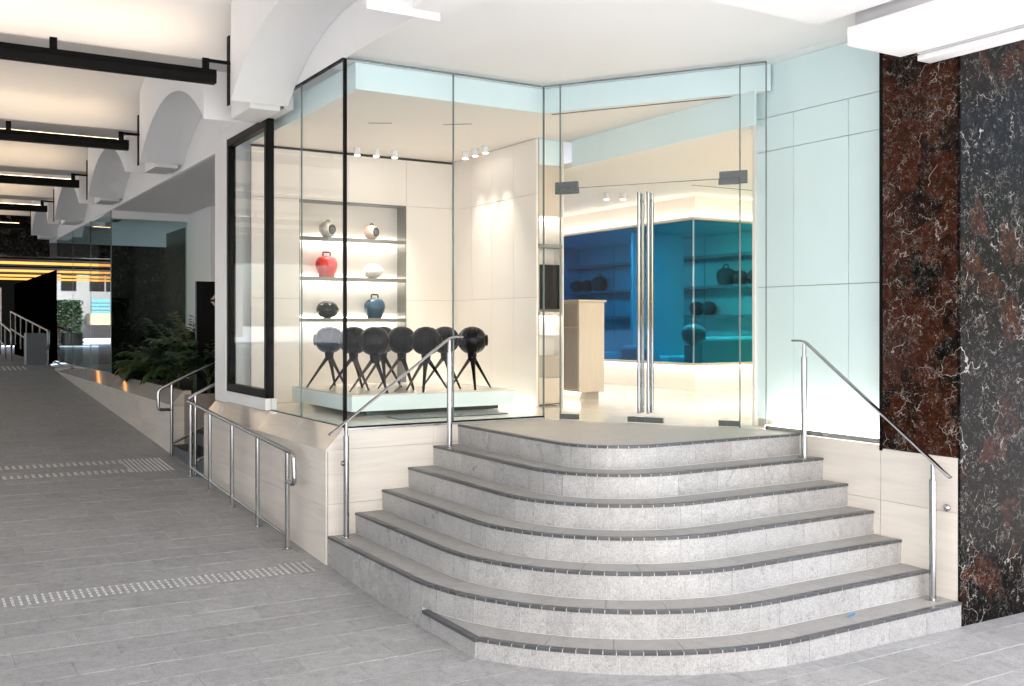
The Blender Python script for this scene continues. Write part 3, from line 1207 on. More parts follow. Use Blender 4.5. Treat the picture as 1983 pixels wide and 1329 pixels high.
# ------------------------------------------------------------------ right wall: glass in front of panels, marble, stone
rwall = thing('right_wall', (6.6, 5.4, 0.0), 'cream stone, rust marble and glass covered panels tinted like cool daylight beside the steps', 'wall')
YM0, YM1 = 4.48, 5.15
box('core', (XW + 0.016, YM0 + 0.02, -0.2), (7.2, YM1 - 0.004, 4.46), M['stone_core'], rwall)
box('core', (XW + 0.016, YM1 - 0.003, -0.2), (XW + 0.30, 6.30, ZG - 0.06), M['stone_core'], rwall)
for (a, b2, za, zb) in ((YM0, 5.14, -0.05, 0.80), (YM0, 5.14, 0.80, 1.195), (5.143, 6.0, -0.05, 0.80), (5.143, 6.0, 0.80, ZG - 0.045), (6.003, 6.32, 0.9, ZG - 0.045)):
    box('stone_panel', (XW, a + 0.0015, za + 0.0015), (XW + 0.014, b2 - 0.0015, zb - 0.0015), M['stone'], rwall)
box('sill_trim', (XW - 0.004, YM1 + 0.01, ZG - 0.043), (XW + 0.02, 6.33, ZG - 0.002), M['trim_steel'], rwall)
box('marble_panel', (XW - 0.002, YM0 + 0.004, 1.20), (XW + 0.014, YM1 - 0.03, 4.46), M['marble_brown'], rwall)
box('edge_trim', (XW - 0.006, YM1 - 0.028, 1.18), (XW + 0.02, YM1 - 0.002, 4.46), M['black_metal'], rwall)
pane('pane', (XW + 0.008, YM1 + 0.002), (XW + 0.008, DB.y - 0.012), ZG, 4.452, 0.012, M['glass'], rwall)
XB = XW + 0.17
yr = [5.10, 5.59, 6.18, 6.62]
zr = [ZG + 0.03, 2.48, 3.69, 3.99]
for a, b2 in zip(yr[:-1], yr[1:]):
    for za, zb in zip(zr[:-1], zr[1:]):
        box('tinted_panel', (XB, a + 0.003, za + 0.003), (XB + 0.02, b2 - 0.003, zb - 0.003), M['aqua'], rwall)
box('tinted_panel', (XB, 5.10, 3.993), (XB + 0.02, 6.62, 4.453), M['aqua'], rwall)
box('panel_backing', (XB + 0.021, 5.10, ZL), (XB + 0.10, 6.62, 4.453), M['joint'], rwall)
box('end_cap', (XB - 0.02, 6.622, ZL), (6.86, 6.655, 4.45), M['cream'], rwall)
box('light_strip', (XW + 0.05, 5.17, ZG - 0.02), (XB - 0.02, 6.40, ZG - 0.008), M['led_soft'], rwall)
pill = thing('marble_pillar', (7.2, 4.46, 0.0), 'tall black white-veined marble pillar at the right edge', 'pillar')
box('core', (XW + 0.012, YM0 - 0.0, -0.3), (9.2, YM0 + 0.5, 4.6), M['gap'], pill)
box('marble_slab', (XW, YM0 - 0.022, -0.3), (7.62, YM0 - 0.002, 4.6), M['marble_black'], pill)
box('marble_slab', (7.624, YM0 - 0.022, -0.3), (9.2, YM0 - 0.002, 4.6), M['marble_black'], pill)

# ------------------------------------------------------------------ shop interior shell
ZC1, ZC2 = 4.22, 3.92
fl = prism('shop_floor', [(XG + 0.03, 8.2), (DA.x, 8.13), (DB.x + 0.02, DB.y + 0.02), (6.70, 5.0), (14.0, 5.0), (14.0, 19), (XG + 0.03, 12.0)], ZL - 0.1, ZL - 0.002, M['floor_in'])
tag(fl, 'glossy cream tiled shop floor', kind='structure')
sc1 = thing('shop_ceiling', (4.8, 9.8, ZC1), 'cream plaster shop ceiling with slots', 'ceiling')
sc1['kind'] = 'structure'
del sc1['category']
dvec = (DB - DA).normalized()
nin = Vector((-dvec.y, dvec.x))
if nin.dot(Vector((1, 1))) < 0:
    nin = -nin
FA = Vector((XG + 0.17, YP + 0.17))
# fascia corner at the door wall, offset inward
FBp = DA + nin * 0.17
FC = DB + nin * 0.17
tt = (YP + 0.17 - FBp.y) / dvec.y
FB = FBp + dvec * tt
cpoly = [tuple(FA), tuple(FB), tuple(FC), (6.62, FC.y - 0.1), (6.62, 9.33), (6.405, 9.33), (6.405, 11.5), (FA.x, 11.5)]
cpoly = [tuple(FA), tuple(FB), tuple(FC), (FC.x, 9.44), (6.41, 9.44), (6.41, 11.5), (FA.x, 11.5)]
prism('ceiling_board', [(p[0], p[1]) for p in [tuple(FA + Vector((0.021, 0.021))), (FB.x + 0.005, FB.y + 0.021), (FC.x + 0.02, FC.y + 0.02), (FC.x + 0.02, 9.44), (6.41, 9.44), (6.41, 11.5), (FA.x + 0.021, 11.5)]], ZC1, ZC1 + 0.05, M['cream_ceiling'], sc1)
fas = thing('glazing_bulkhead', (4.2, 8.3, ZC1), 'bulkhead band tinted like cool daylight just inside the top of the shop glass', 'bulkhead')
pane('fascia', (FA.x + 0.01, FA.y), (FA.x + 0.01, 11.5), ZC1 - 0.004, 4.45, 0.02, M['aqua'], fas)
pane('fascia', (FA.x + 0.021, FA.y + 0.01), (FB.x, FB.y + 0.01), ZC1 - 0.004, 4.45, 0.02, M['aqua'], fas)
pane('fascia', (FB.x + 0.004, FB.y + 0.004), (FC.x, FC.y), ZC1 - 0.004, 4.45, 0.02, M['aqua'], fas)
XBH = 6.405
box('inner_fascia', (XBH + 0.06, 6.50, ZC2 - 0.004), (XBH + 0.08, 9.34, ZC1 - 0.001), M['aqua'], fas)
sc2 = prism('inner_ceiling', [(6.85, 5.0), (14.0, 5.0), (14.0, 19.0), (XBH + 0.085, 19.0), (XBH + 0.085, 6.66), (6.85, 6.66)], ZC2, ZC2 + 0.06, M['cream_ceiling'])
tag(sc2, 'lower cream ceiling deep inside the shop', kind='structure')


def slot(P, Q, z, w=0.028):
    return pane('ceiling_slot', P, Q, z - 0.002, z - 0.0005, w, M['gap'], sc1)


slot((5.50, 8.29), (6.47, 6.79), ZC1, 0.030)
slot((4.12, 9.62), (4.33, 9.50), ZC1, 0.022)
slot((4.82, 9.30), (5.05, 9.10), ZC1, 0.022)
slot((8.6, 9.75), (10.4, 9.72), ZC2, 0.03)
# outer boundary walls that close the shop off from daylight
rear = thing('rear_wall', (12.0, 17.0, ZL), 'cream rear walls deep inside the shop', 'wall')
box('wall_panel', (6.41, 18.9, ZL), (14.0, 19.1, 4.0), M['cream'], rear)
box('wall_panel', (13.9, 4.6, ZL), (14.1, 18.89, 4.0), M['cream'], rear)
box('wall_panel', (6.80, 4.99, ZL - 0.2), (13.89, 5.09, 4.5), M['cream'], rear)
box('wall_panel', (6.42, 11.75, ZL), (6.52, 18.89, 4.4), M['cream'], rear)

# display back wall with niche
YB_ = 11.40
NX0, NX1, NZ0, NZ1 = 4.01, 5.39, 1.30, 3.62
dw = thing('display_wall', (4.7, YB_, ZL), 'cream panelled wall behind the tripod speakers, with lit niche', 'wall')
box('backing', (3.30, YB_ + 0.30, ZL), (6.42, YB_ + 0.36, ZC1 + 0.05), M['joint'], dw)
for (a, b2, za, zb) in [(3.44, NX0, ZL, 2.45), (3.44, NX0, 2.45, 3.62), (3.44, NX0, 3.62, 4.19),
                        (NX1, 6.04, ZL, 2.45), (NX1, 6.04, 2.45, 3.62), (NX1, 6.04, 3.62, 4.19),
                        (NX0, 4.62, 3.62, 4.19), (4.62, NX1, 3.62, 4.19)]:
    box('wall_panel', (a + 0.002, YB_, za + 0.002), (b2 - 0.002, YB_ + 0.02, zb - 0.002), M['cream'], dw)
    box('panel_back', (a + 0.0005, YB_ + 0.0205, za), (b2 - 0.0005, YB_ + 0.05, zb), M['joint'], dw)
box('shadow_gap', (3.44, YB_ + 0.01, 4.19), (6.04, YB_ + 0.03, 4.216), M['gap'], dw)
ND = 0.25
box('niche_back', (NX0, YB_ + ND, NZ0), (NX1, YB_ + ND + 0.02, NZ1), M['cream'], dw)
box('niche_side', (NX1 - 0.008, YB_ + 0.002, NZ0), (NX1, YB_ + ND - 0.001, NZ1), M['shelf'], dw)
box('niche_side', (NX0, YB_ + 0.002, NZ0), (NX0 + 0.008, YB_ + ND - 0.001, NZ1), M['shelf'], dw)
box('niche_head', (NX0 + 0.009, YB_ + 0.002, NZ1 - 0.008), (NX1 - 0.009, YB_ + ND - 0.001, NZ1), M['shelf'], dw)
SHZ = [3.19, 2.715, 2.225]
for z in SHZ:
    s_ = MB().box((NX0 + 0.009, YB_ + 0.004, z - 0.050), (NX1 - 0.009, YB_ + 0.018, z)).box((NX0 + 0.009, YB_ + 0.0185, z - 0.014), (NX1 - 0.009, YB_ + ND - 0.004, z)).build('shelf', M['shelf'], dw)
    box('light_strip', (NX0 + 0.02, YB_ + ND - 0.050, z - 0.022), (NX1 - 0.02, YB_ + ND - 0.025, z - 0.015), M['led_niche'], s_)
    box('light_strip', (NX0 + 0.02, YB_ + ND - 0.016, z + 0.001), (NX1 - 0.02, YB_ + ND - 0.002, z + 0.006), M['led_niche'], s_)
# side wall with vertical panels
sw = thing('side_wall', (6.2, 10.4, ZL), 'cream panelled side wall lit by spotlights right of the tripod speakers', 'wall')
box('backing', (6.062, 9.43, ZL), (6.09, YB_ + 0.3, ZC1), M['joint'], sw)
ycs = [9.41, 9.90, 10.40, 10.90, 11.395]
for a, b2 in zip(ycs[:-1], ycs[1:]):
    for za, zb in ((ZL, 2.45), (2.45, 3.60), (3.60, 4.215)):
        box('wall_panel', (6.04, a + 0.002, za + 0.002), (6.061, b2 - 0.002, zb - 0.002), M['cream'], sw)
box('floor_light_strip', (6.012, 9.45, ZL + 0.001), (6.036, YB_ - 0.02, ZL + 0.012), M['led_soft'], sw)
# end of the side wall: mirror, its reflections built as shelves and boards
cb = thing('mirror_stand_in', (6.22, 9.42, ZL), 'narrow mirror at the side wall end, its reflections built as shelves', 'mirror')
box('back_board', (6.065, 9.60, ZL), (6.41, 9.64, ZC1), M['cream'], cb)
box('side_board', (6.396, 9.42, ZL), (6.41, 9.599, ZC1), M['cream'], cb)
box('upper_board', (6.064, 9.44, 3.93), (6.394, 9.45, ZC1 - 0.002), M['aqua'], cb)
box('upper_board', (6.064, 9.44, 3.36), (6.394, 9.45, 3.925), M['wood'], cb)
box('light_strip', (6.066, 9.55, 3.325), (6.394, 9.575, 3.345), M['led_edge'], cb)
box('shelf', (6.064, 9.43, 3.01), (6.394, 9.598, 3.045), M['dark_steel'], cb)
box('screen', (6.064, 9.48, 2.32), (6.394, 9.50, 2.82), M['gloss_black'], cb)
box('shelf', (6.064, 9.43, 2.245), (6.394, 9.598, 2.285), M['wood'], cb)
box('light_strip', (6.066, 9.55, 2.235), (6.394, 9.575, 2.244), M['led_edge'], cb)
mb = MB()
mb.add([(6.07, 9.46, 2.03), (6.39, 9.46, 2.03), (6.39, 9.56, 2.16), (6.07, 9.56, 2.16), (6.07, 9.465, 2.02), (6.39, 9.465, 2.02), (6.39, 9.568, 2.15), (6.07, 9.568, 2.15)],
       [[0, 1, 2, 3], [7, 6, 5, 4], [0, 4, 5, 1], [1, 5, 6, 2], [2, 6, 7, 3], [3, 7, 4, 0]])
mb.build('leaflet_rest', M['white_paint'], cb)
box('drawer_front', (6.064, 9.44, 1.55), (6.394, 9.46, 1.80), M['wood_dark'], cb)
box('drawer_front', (6.064, 9.44, 1.26), (6.394, 9.46, 1.545), M['wood'], cb)

# ------------------------------------------------------------------ display platform and tripod speakers
pf = thing('display_platform', (4.75, 10.2, ZL), 'low display platform, its skirt tinted like cool daylight, carrying the tripod speakers', 'platform')
PX0, PX1, PY0, PY1, PZ = 3.80, 5.68, 9.28, 11.05, 1.45
box('top', (PX0, PY0, PZ - 0.015), (PX1, PY1, PZ), M['floor_in'], pf)
box('skirt', (PX0 + 0.001, PY0 + 0.001, PZ - 0.165), (PX1 - 0.001, PY0 + 0.02, PZ - 0.0155), M['aqua'], pf)
box('skirt', (PX0 + 0.001, PY0 + 0.021, PZ - 0.165), (PX0 + 0.02, PY1, PZ - 0.0155), M['aqua'], pf)
box('skirt', (PX1 - 0.02, PY0 + 0.021, PZ - 0.165), (PX1 - 0.001, PY1, PZ - 0.0155), M['aqua'], pf)
box('base', (PX0 + 0.22, PY0 + 0.15, ZL), (PX1 - 0.12, PY1 - 0.1, PZ - 0.02), M['dark_plinth'], pf)
mat_ = box('floor_grille', (4.10, 8.80, ZL - 0.001), (5.3, 9.12, ZL + 0.006), M['dark_steel'])
tag(mat_, 'flat dark metal floor grille inside the front window', 'floor grille')


def tripod_speaker(x, y, ang, body, label, r=0.149, legm=None):
    z0 = PZ
    t = thing('tripod_speaker', (x, y, z0), label, 'speaker', 'ball shaped speakers on tripod legs')
    zc = z0 + 0.525
    prof = []
    for k in range(0, 25):
        a = -math.pi / 2 + math.pi * k / 24
        prof.append((max(0.0005, r * math.cos(a)), r * 1.0 * math.sin(a)))
    ax = Vector((math.cos(ang), math.sin(ang), 0))
    # body lathed about its horizontal axis: a sphere with shallow ring steps and recessed side cones
    pr = []
    for k in range(-16, 17):
        s = k / 16.0
        h = r * 1.06 * s
        rad = r * math.sqrt(max(0.0, 1 - (abs(s) ** 2.3)))
        if abs(s) > 0.80:
            rad = min(rad, r * 0.60)
        if 0.30 < abs(s) < 0.36:
            rad *= 0.965
        pr.append((max(0.02, rad), h))
    b = MB().lathe(pr, (x, y, zc), ax, 36).build('body', body, t)
    smooth_obj(b, 32)
    for s in (-1, 1):
        c = Vector((x, y, zc)) + ax * (s * r * 1.06)
        cone = MB().lathe([(0.056, -0.012), (0.058, 0.004), (0.050, 0.008), (0.034, 0.002), (0.018, 0.004), (0.008, 0.009), (0.001, 0.010)], c, ax * s, 24).build('side_cone', M['gloss_black'], t)
        smooth_obj(cone, 40)
        ring = MB().lathe([(0.058, -0.004), (0.063, 0.0), (0.063, 0.006), (0.058, 0.009)], c, ax * s, 24).build('ring', M['satin_black'], t)
    # collar below the ball
    nk = MB().lathe([(0.075, 0.03), (0.052, 0.0), (0.046, -0.05), (0.052, -0.075), (0.030, -0.090)], (x, y, zc - r * 0.93), (0, 0, 1), 20).build('collar', M['satin_black'], t)
    smooth_obj(nk, 50)
    for q in range(3):
        a = ang + 0.5 + q * 2 * math.pi / 3
        d = Vector((math.cos(a), math.sin(a), 0))
        top = Vector((x, y, zc - r - 0.045)) + d * 0.022
        bot = Vector((x, y, z0 + 0.004)) + d * 0.255
        mid = top * 0.62 + bot * 0.38 + Vector((0, 0, 0.004))
        lg = MB().tube([top, mid, bot], [0.030, 0.020, 0.012], 10, 0.75).build('leg', legm if (legm and q == 1) else M['gloss_black'], t)
        smooth_obj(lg, 60)
    return t


SP = [(4.08, 10.62, 2.55, 'navy', 'leftmost ball speaker on tripod legs, navy blue sheen'),
      (4.17, 10.14, 2.40, 'gloss_black', 'black tripod speaker partly hidden behind the black corner post'),
      (4.18, 9.60, 0.15, 'gloss_black', 'large black tripod speaker at the near left corner of the platform'),
      (4.60, 10.34, 0.55, 'satin_black', 'black tripod speaker almost hidden behind the near left one'),
      (4.65, 9.95, 0.10, 'satin_black', 'matt black tripod speaker in the middle of the platform'),
      (4.70, 9.46, -0.55, 'satin_black', 'black tripod speaker left of the glass joint, its round cone facing out'),
      (5.10, 9.80, 0.25, 'satin_black', 'black tripod speaker directly behind the upper handrail post'),
      (5.30, 9.55, -0.35, 'gloss_black', 'rightmost black tripod speaker at the platform end')]
for (x, y, a, bm_, lb) in SP:
    tripod_speaker(x, y, a, M[bm_], lb, legm=M['leg_brown'])


# shelf speakers
def ball_speaker(x, z, shell, label, r=0.088, yaw=-0.45, tip=True):
    y = YB_ + 0.105
    t = thing('shelf_speaker', (x, y, z), label, 'speaker', 'speakers on the lit niche shelves')
    ax = Vector((math.sin(-yaw), -math.cos(yaw), 0)).normalized()
    pr = []
    for k in range(-12, 13):
        s = k / 12.0
        pr.append((max(0.02, r * math.sqrt(max(0, 1 - abs(s) ** 2.2))), r * 1.0 * s))
    pr = [p for p in pr if p[1] < r * 0.80]
    b = MB().lathe(pr, (x, y, z + r * 0.97), ax, 30).build('shell', shell, t)
    smooth_obj(b, 35)
    c = Vector((x, y, z + r * 0.97)) + ax * (r * 0.79)
    smooth_obj(MB().lathe([(r * 0.56, -0.012), (r * 0.58, 0.006), (r * 0.50, 0.010), (r * 0.44, 0.004)], c, ax, 28).build('rim', M['grille'], t), 40)
    smooth_obj(MB().lathe([(r * 0.43, 0.003), (r * 0.25, 0.008), (0.001, 0.010)], c, ax, 24).build('woofer', plain_grille, t), 50)
    if tip:
        MB().tube(fillet([(x - 0.03, y, z + r * 1.80), (x + 0.005, y, z + r * 2.16), (x + 0.03, y, z + r * 1.95)], 0.02), 0.007, 8).build('handle', M['grille'], t)
    MB().lathe([(r * 0.45, 0), (r * 0.5, 0.012)], (x, y, z), (0, 0, 1), 18).build('foot', shell, t)
    return t


plain_grille = plain('woofer_grey', (0.10, 0.11, 0.12), 0.35)


def flask_speaker(x, z, shell, label, s=1.0):
    y = YB_ + 0.105
    t = thing('shelf_speaker', (x, y, z), label, 'speaker', 'speakers on the lit niche shelves')
    prof = [(0.080, 0.0), (0.088, 0.004), (0.094, 0.03), (0.112, 0.08), (0.123, 0.125), (0.120, 0.165), (0.103, 0.198), (0.078, 0.217), (0.050, 0.226), (0.002, 0.228)]
    b = MB().lathe([(r * s, h * s) for r, h in prof], (x, y, z), (0, 0, 1), 36, 0.66, 1.0).build('body', shell, t)
    smooth_obj(b, 40)
    # round emblem disc on the front and a lighter side seam
    MB().lathe([(0.034 * s, 0.0), (0.030 * s, 0.006), (0.001, 0.007)], (x + 0.004, y - 0.083 * s, z + 0.12 * s), (0.0, -1, 0), 4).build('emblem', shell, t)
    hw, h0, h1 = 0.040 * s, 0.222 * s, 0.268 * s
    MB().tube(fillet([(x - hw, y, z + h0), (x - hw * 1.05, y, z + h1), (x + hw * 1.05, y, z + h1), (x + hw, y, z + h0)], 0.018), 0.0085 * s, 8).build('handle', M['handle_brown'], t)
    box('strap', (x - 0.095 * s, y - 0.05, z + 0.172 * s), (x - 0.075 * s, y - 0.02, z + 0.206 * s), M['handle_brown'], t)
    return t


def oval_speaker(x, z, shell, label, w=0.115, h=0.085):
    y = YB_ + 0.105
    t = thing('shelf_speaker', (x, y, z), label, 'speaker', 'speakers on the lit niche shelves')
    ax = Vector((0.93, -0.36, 0)).normalized()
    pr = []
    for k in range(-14, 15):
        s = k / 14.0
        rad = h * math.sqrt(max(0, 1 - abs(s) ** 2.6))
        if 0.42 < abs(s) < 0.50:
            rad *= 0.955
        pr.append((max(0.012, rad), w * s))
    b = MB().lathe(pr, (x, y, z + h * 0.98), ax, 32).build('shell', shell, t)
    smooth_obj(b, 30)
    c = Vector((x, y, z + h * 0.98)) + ax * (w * 0.96)
    smooth_obj(MB().lathe([(0.030, -0.006), (0.026, 0.006), (0.001, 0.010)], c, ax, 20).build('cone', shell, t), 50)
    MB().lathe([(0.045, 0), (0.050, 0.012)], (x, y, z), (0, 0, 1), 18).build('foot', shell, t)
    return t


ball_speaker(4.395, SHZ[0], M['ivory'], 'ivory ball speaker with dark woofer, top shelf left', 0.1)
ball_speaker(4.965, SHZ[0], M['blush'], 'blush ball speaker with dark woofer, top shelf right', 0.094, -0.5)
flask_speaker(4.385, SHZ[1], M['red'], 'coral red flask shaped speaker with loop handle on the middle shelf', 1.12)
oval_speaker(4.985, SHZ[1], M['white_shell'], 'white oval speaker on the middle shelf', 0.118, 0.09)
oval_speaker(4.395, SHZ[2], M['gloss_black'], 'black oval speaker on the lowest niche shelf', 0.13, 0.102)
flask_speaker(5.01, SHZ[2], M['blue'], 'slate blue flask shaped speaker with loop handle on the lowest shelf', 1.08)

# ------------------------------------------------------------------ spotlights
def spotlight(x, y, zc, aim, label, power=30, r=0.036, h=0.085):
    t = thing('ceiling_spotlight', (x, y, zc), label, 'spotlight', 'white cylinder spotlights')
    smooth_obj(MB().lathe([(r * 1.35, 0.0), (r * 1.35, -0.006)], (x, y, zc - 0.001), (0, 0, 1), 24).build('ceiling_plate', M['white_paint'], t), 40)
    smooth_obj(MB().lathe([(r, -0.0065), (r, -h)], (x, y, zc), (0, 0, 1), 24).build('barrel', M['white_paint'], t), 40)
    MB().lathe([(r * 0.9, -h - 0.0005), (r * 0.9, -h - 0.003)], (x, y, zc), (0, 0, 1), 24).build('lens', M['lens'], t)
    ld = bpy.data.lights.new('lamp', 'SPOT')
    ld.energy = power * 1.0
    ld.spot_size = R_(52)
    ld.spot_blend = 1.0
    ld.color = (1.0, 0.92, 0.81)
    ld.shadow_soft_size = 0.03
    lo = bpy.data.objects.new('lamp', ld)
    COL.objects.link(lo)
    lo.parent = t
    lo.location = (0, 0, -h - 0.012)
    d = Vector(aim) - Vector((x, y, zc - h))
    lo.rotation_euler = d.to_track_quat('-Z', 'Y').to_euler()
    return t


spotlight(4.59, 11.05, ZC1, (4.55, 11.4, 1.9), 'left of the three spotlights in front of the shelf niche', 30)
spotlight(4.82, 11.02, ZC1, (4.85, 11.4, 1.9), 'middle of the three spotlights in front of the shelf niche', 30)
spotlight(5.05, 11.00, ZC1, (5.15, 11.4, 1.9), 'right of the three spotlights in front of the shelf niche', 30)
spotlight(5.80, 10.62, ZC1, (6.04, 10.75, 2.0), 'left of the three spotlights along the cream side wall', 12)
spotlight(5.80, 10.38, ZC1, (6.04, 10.30, 2.0), 'middle of the three spotlights along the cream side wall', 12)
spotlight(5.80, 10.14, ZC1, (6.04, 9.85, 2.0), 'right of the three spotlights along the cream side wall', 12)
spotlight(8.15, 10.95, ZC2, (8.3, 11.2, 1.3), 'left of the two spotlights above the blue glass room', 25)
spotlight(8.35, 10.85, ZC2, (8.5, 10.8, 1.3), 'right of the two spotlights above the blue glass room', 25)

# fill lamps added out of view to light the shop
def add_fill_lamp(x, y, z, sx, sy, power, label):
    t = thing('fill_lamp', (x, y, z), label, 'light', 'unseen fill lamps')
    box('frame', (x - sx / 2 - 0.03, y - sy / 2 - 0.03, z - 0.012), (x + sx / 2 + 0.03, y + sy / 2 + 0.03, z - 0.002), M['white_paint'], t)
    ld = bpy.data.lights.new('lamp', 'AREA')
    ld.shape = 'RECTANGLE'
    ld.size, ld.size_y = sx, sy
    ld.energy = power
    ld.color = (1.0, 0.92, 0.82)
    lo = bpy.data.objects.new('lamp', ld)
    COL.objects.link(lo)
    lo.parent = t
    lo.location = (0, 0, -0.016)
    return t


add_fill_lamp(8.5, 6.3, ZC2, 1.4, 0.6, 20, 'long unseen fill lamp added behind the right wall')
add_fill_lamp(10.4, 7.6, ZC2, 1.4, 0.6, 16, 'wide unseen fill lamp added deep right in the shop')
add_fill_lamp(7.6, 13.6, ZC2, 0.6, 1.4, 12, 'unseen fill lamp added behind the side wall')

# ------------------------------------------------------------------ blue glass listening room
bg_ = thing('glass_room', (9.23, 10.42, ZL), 'blue to teal glass walled room with lit base and bulkhead', 'glass room')
BX, BY, BZ0, BZ1 = 9.23, 10.42, 1.616, 3.58
XE, YE = 12.6, 16.5
pane('pane', (BX + 0.06, BY + 0.10), (BX + 0.06, 13.0), BZ0, BZ1, 0.012, M['blue_glass'], bg_)
pane('pane', (BX + 0.06, 13.01), (BX + 0.06, YE), BZ0, BZ1, 0.012, M['blue_glass'], bg_)
pane('pane', (BX + 0.07, BY + 0.06), (XE, BY + 0.06), BZ0, BZ1, 0.012, M['blue_glass'], bg_)
box('corner_joint', (BX + 0.053, BY + 0.053, BZ0), (BX + 0.060, BY + 0.060, BZ1), M['blue_shelf'], bg_)


def lring(name, off, z0, z1, mat, th):
    o1 = box(name, (BX + off, BY + off, z0), (BX + off + th, YE, z1), mat, bg_)
    o2 = box(name, (BX + off + th + 0.0005, BY + off, z0), (XE, BY + off + th, z1), mat, bg_)
    return o1, o2


lring('base_panel', 0.10, ZL, BZ0 - 0.045, M['cream'], 0.03)
lring('base_rail', 0.0, BZ0 - 0.04, BZ0 - 0.002, M['wood'], 0.13)
lring('head_rail', 0.0, BZ1 + 0.002, BZ1 + 0.035, M['wood'], 0.13)
lring('bulkhead', 0.14, BZ1 + 0.001, ZC2 - 0.001, M['cream'], 0.03)
lring('light_strip', 0.045, BZ0 - 0.05, BZ0 - 0.041, M['led_edge'], 0.03)
lring('light_strip', 0.06, BZ1 + 0.036, BZ1 + 0.044, M['led_edge'], 0.03)
box('added_light', (BX + 0.20, BY + 0.25, BZ1 + 0.040), (BX + 0.32, YE - 0.2, BZ1 + 0.049), M['led_room_fill'], bg_)  # hidden strips added behind the head rail to brighten the room
box('added_light', (BX + 0.40, BY + 0.20, BZ1 + 0.040), (XE - 0.2, BY + 0.32, BZ1 + 0.049), M['led_room_fill'], bg_)
box('room_floor', (BX + 0.14, BY + 0.14, ZL), (XE, YE, ZL + 0.02), M['blue_wall'], bg_)
box('room_ceiling', (BX + 0.18, BY + 0.18, BZ1 + 0.05), (XE, YE, BZ1 + 0.09), M['blue_wall'], bg_)
XS = 11.55
box('shelf_wall', (XS, BY + 0.2, ZL + 0.02), (XS + 0.05, YE, BZ1 + 0.049), M['blue_wall'], bg_)
box('end_wall', (BX + 0.2, YE - 0.1, ZL + 0.02), (XS - 0.01, YE - 0.05, BZ1 + 0.049), M['blue_wall'], bg_)
for z in (3.28, 2.78, 2.30):
    s_ = box('shelf', (XS - 0.28, BY + 0.2, z - 0.05), (XS - 0.001, YE - 0.11, z), M['blue_shelf'], bg_)
for yy in (12.45, 14.9):
    box('shelf_divider', (XS - 0.29, yy, ZL + 0.03), (XS - 0.281, yy + 0.012, BZ1), M['blue_shelf'], bg_)
box('partition', (BX + 0.9, 12.9, ZL + 0.021), (XS - 0.35, 12.95, BZ1 + 0.049), M['blue_wall'], bg_)


def shelf_jar(x, y, z, label, kind):
    t = thing('shelf_speaker', (x, y, z), label, 'speaker', 'speakers on the shelves behind the blue glass')
    if kind == 'flask':
        prof = [(0.10, 0.0), (0.12, 0.03), (0.15, 0.10), (0.158, 0.16), (0.14, 0.22), (0.09, 0.265), (0.05, 0.275), (0.002, 0.278)]
        smooth_obj(MB().lathe(prof, (x, y, z), (0, 0, 1), 24).build('body', M['slate_speaker'], t), 40)
        MB().tube(fillet([(x, y - 0.05, z + 0.27), (x, y - 0.05, z + 0.33), (x, y + 0.05, z + 0.33), (x, y + 0.05, z + 0.27)], 0.02), 0.011, 8).build('handle', M['slate_speaker'], t)
    else:
        prof = [(0.06, 0.0), (0.085, 0.02), (0.115, 0.07), (0.122, 0.12), (0.11, 0.17), (0.075, 0.21), (0.002, 0.232)]
        smooth_obj(MB().lathe(prof, (x, y, z), (0, 0, 1), 24).build('body', M['slate_speaker'], t), 40)
        MB().lathe([(0.06, 0.0), (0.05, 0.012), (0.001, 0.014)], (x - 0.112, y, z + 0.12), (-1, 0, 0), 18).build('cone', M['grille'], t)
    return t


shelf_jar(11.40, 12.10, 2.78, 'handled flask speaker on the shelf behind teal glass', 'flask')
shelf_jar(11.40, 11.78, 2.78, 'round speaker beside the handled flask behind teal glass', 'ball')
shelf_jar(11.40, 11.46, 2.78, 'round speaker at the right end of the teal glass shelf', 'ball')
shelf_jar(11.40, 12.80, 2.30, 'small speaker on the lower shelf behind the glass room corner', 'ball')
shelf_jar(11.40, 12.50, 2.30, 'ring shaped speaker on the lower shelf behind teal glass', 'ball')
shelf_jar(11.40, 15.55, 2.78, 'handled flask speaker on the shelf behind deep blue glass', 'flask')
shelf_jar(11.40, 15.95, 2.78, 'round speaker left of the handled flask behind blue glass', 'ball')
shelf_jar(11.40, 16.30, 2.78, 'leftmost round speaker behind deep blue glass', 'ball')


def sofa(label, x0, x1, y0, y1, zs, zb, back):
    t = thing('sofa', ((x0 + x1) / 2, (y0 + y1) / 2, ZL + 0.02), label, 'sofa')
    z0 = ZL + 0.02
    box('seat', (x0, y0, z0 + 0.06), (x1, y1, zs), M['sofa'], t, 0.05, 4)
    if back == 'front':
        box('backrest', (x0, y0 - 0.14, z0 + 0.06), (x1, y0 + 0.08, zb), M['sofa'], t, 0.07, 4)
    else:
        box('backrest', (x0 - 0.14, y0, z0 + 0.06), (x0 + 0.08, y1, zb), M['sofa'], t, 0.07, 4)
    for (fx, fy) in ((x0 + .1, y0 + .1), (x1 - .1, y0 + .1), (x0 + .1, y1 - .1), (x1 - .1, y1 - .1)):
        MB().tube([(fx, fy, z0), (fx, fy, z0 + 0.065)], 0.02, 8).build('leg', M['black_metal'], t)
    return t


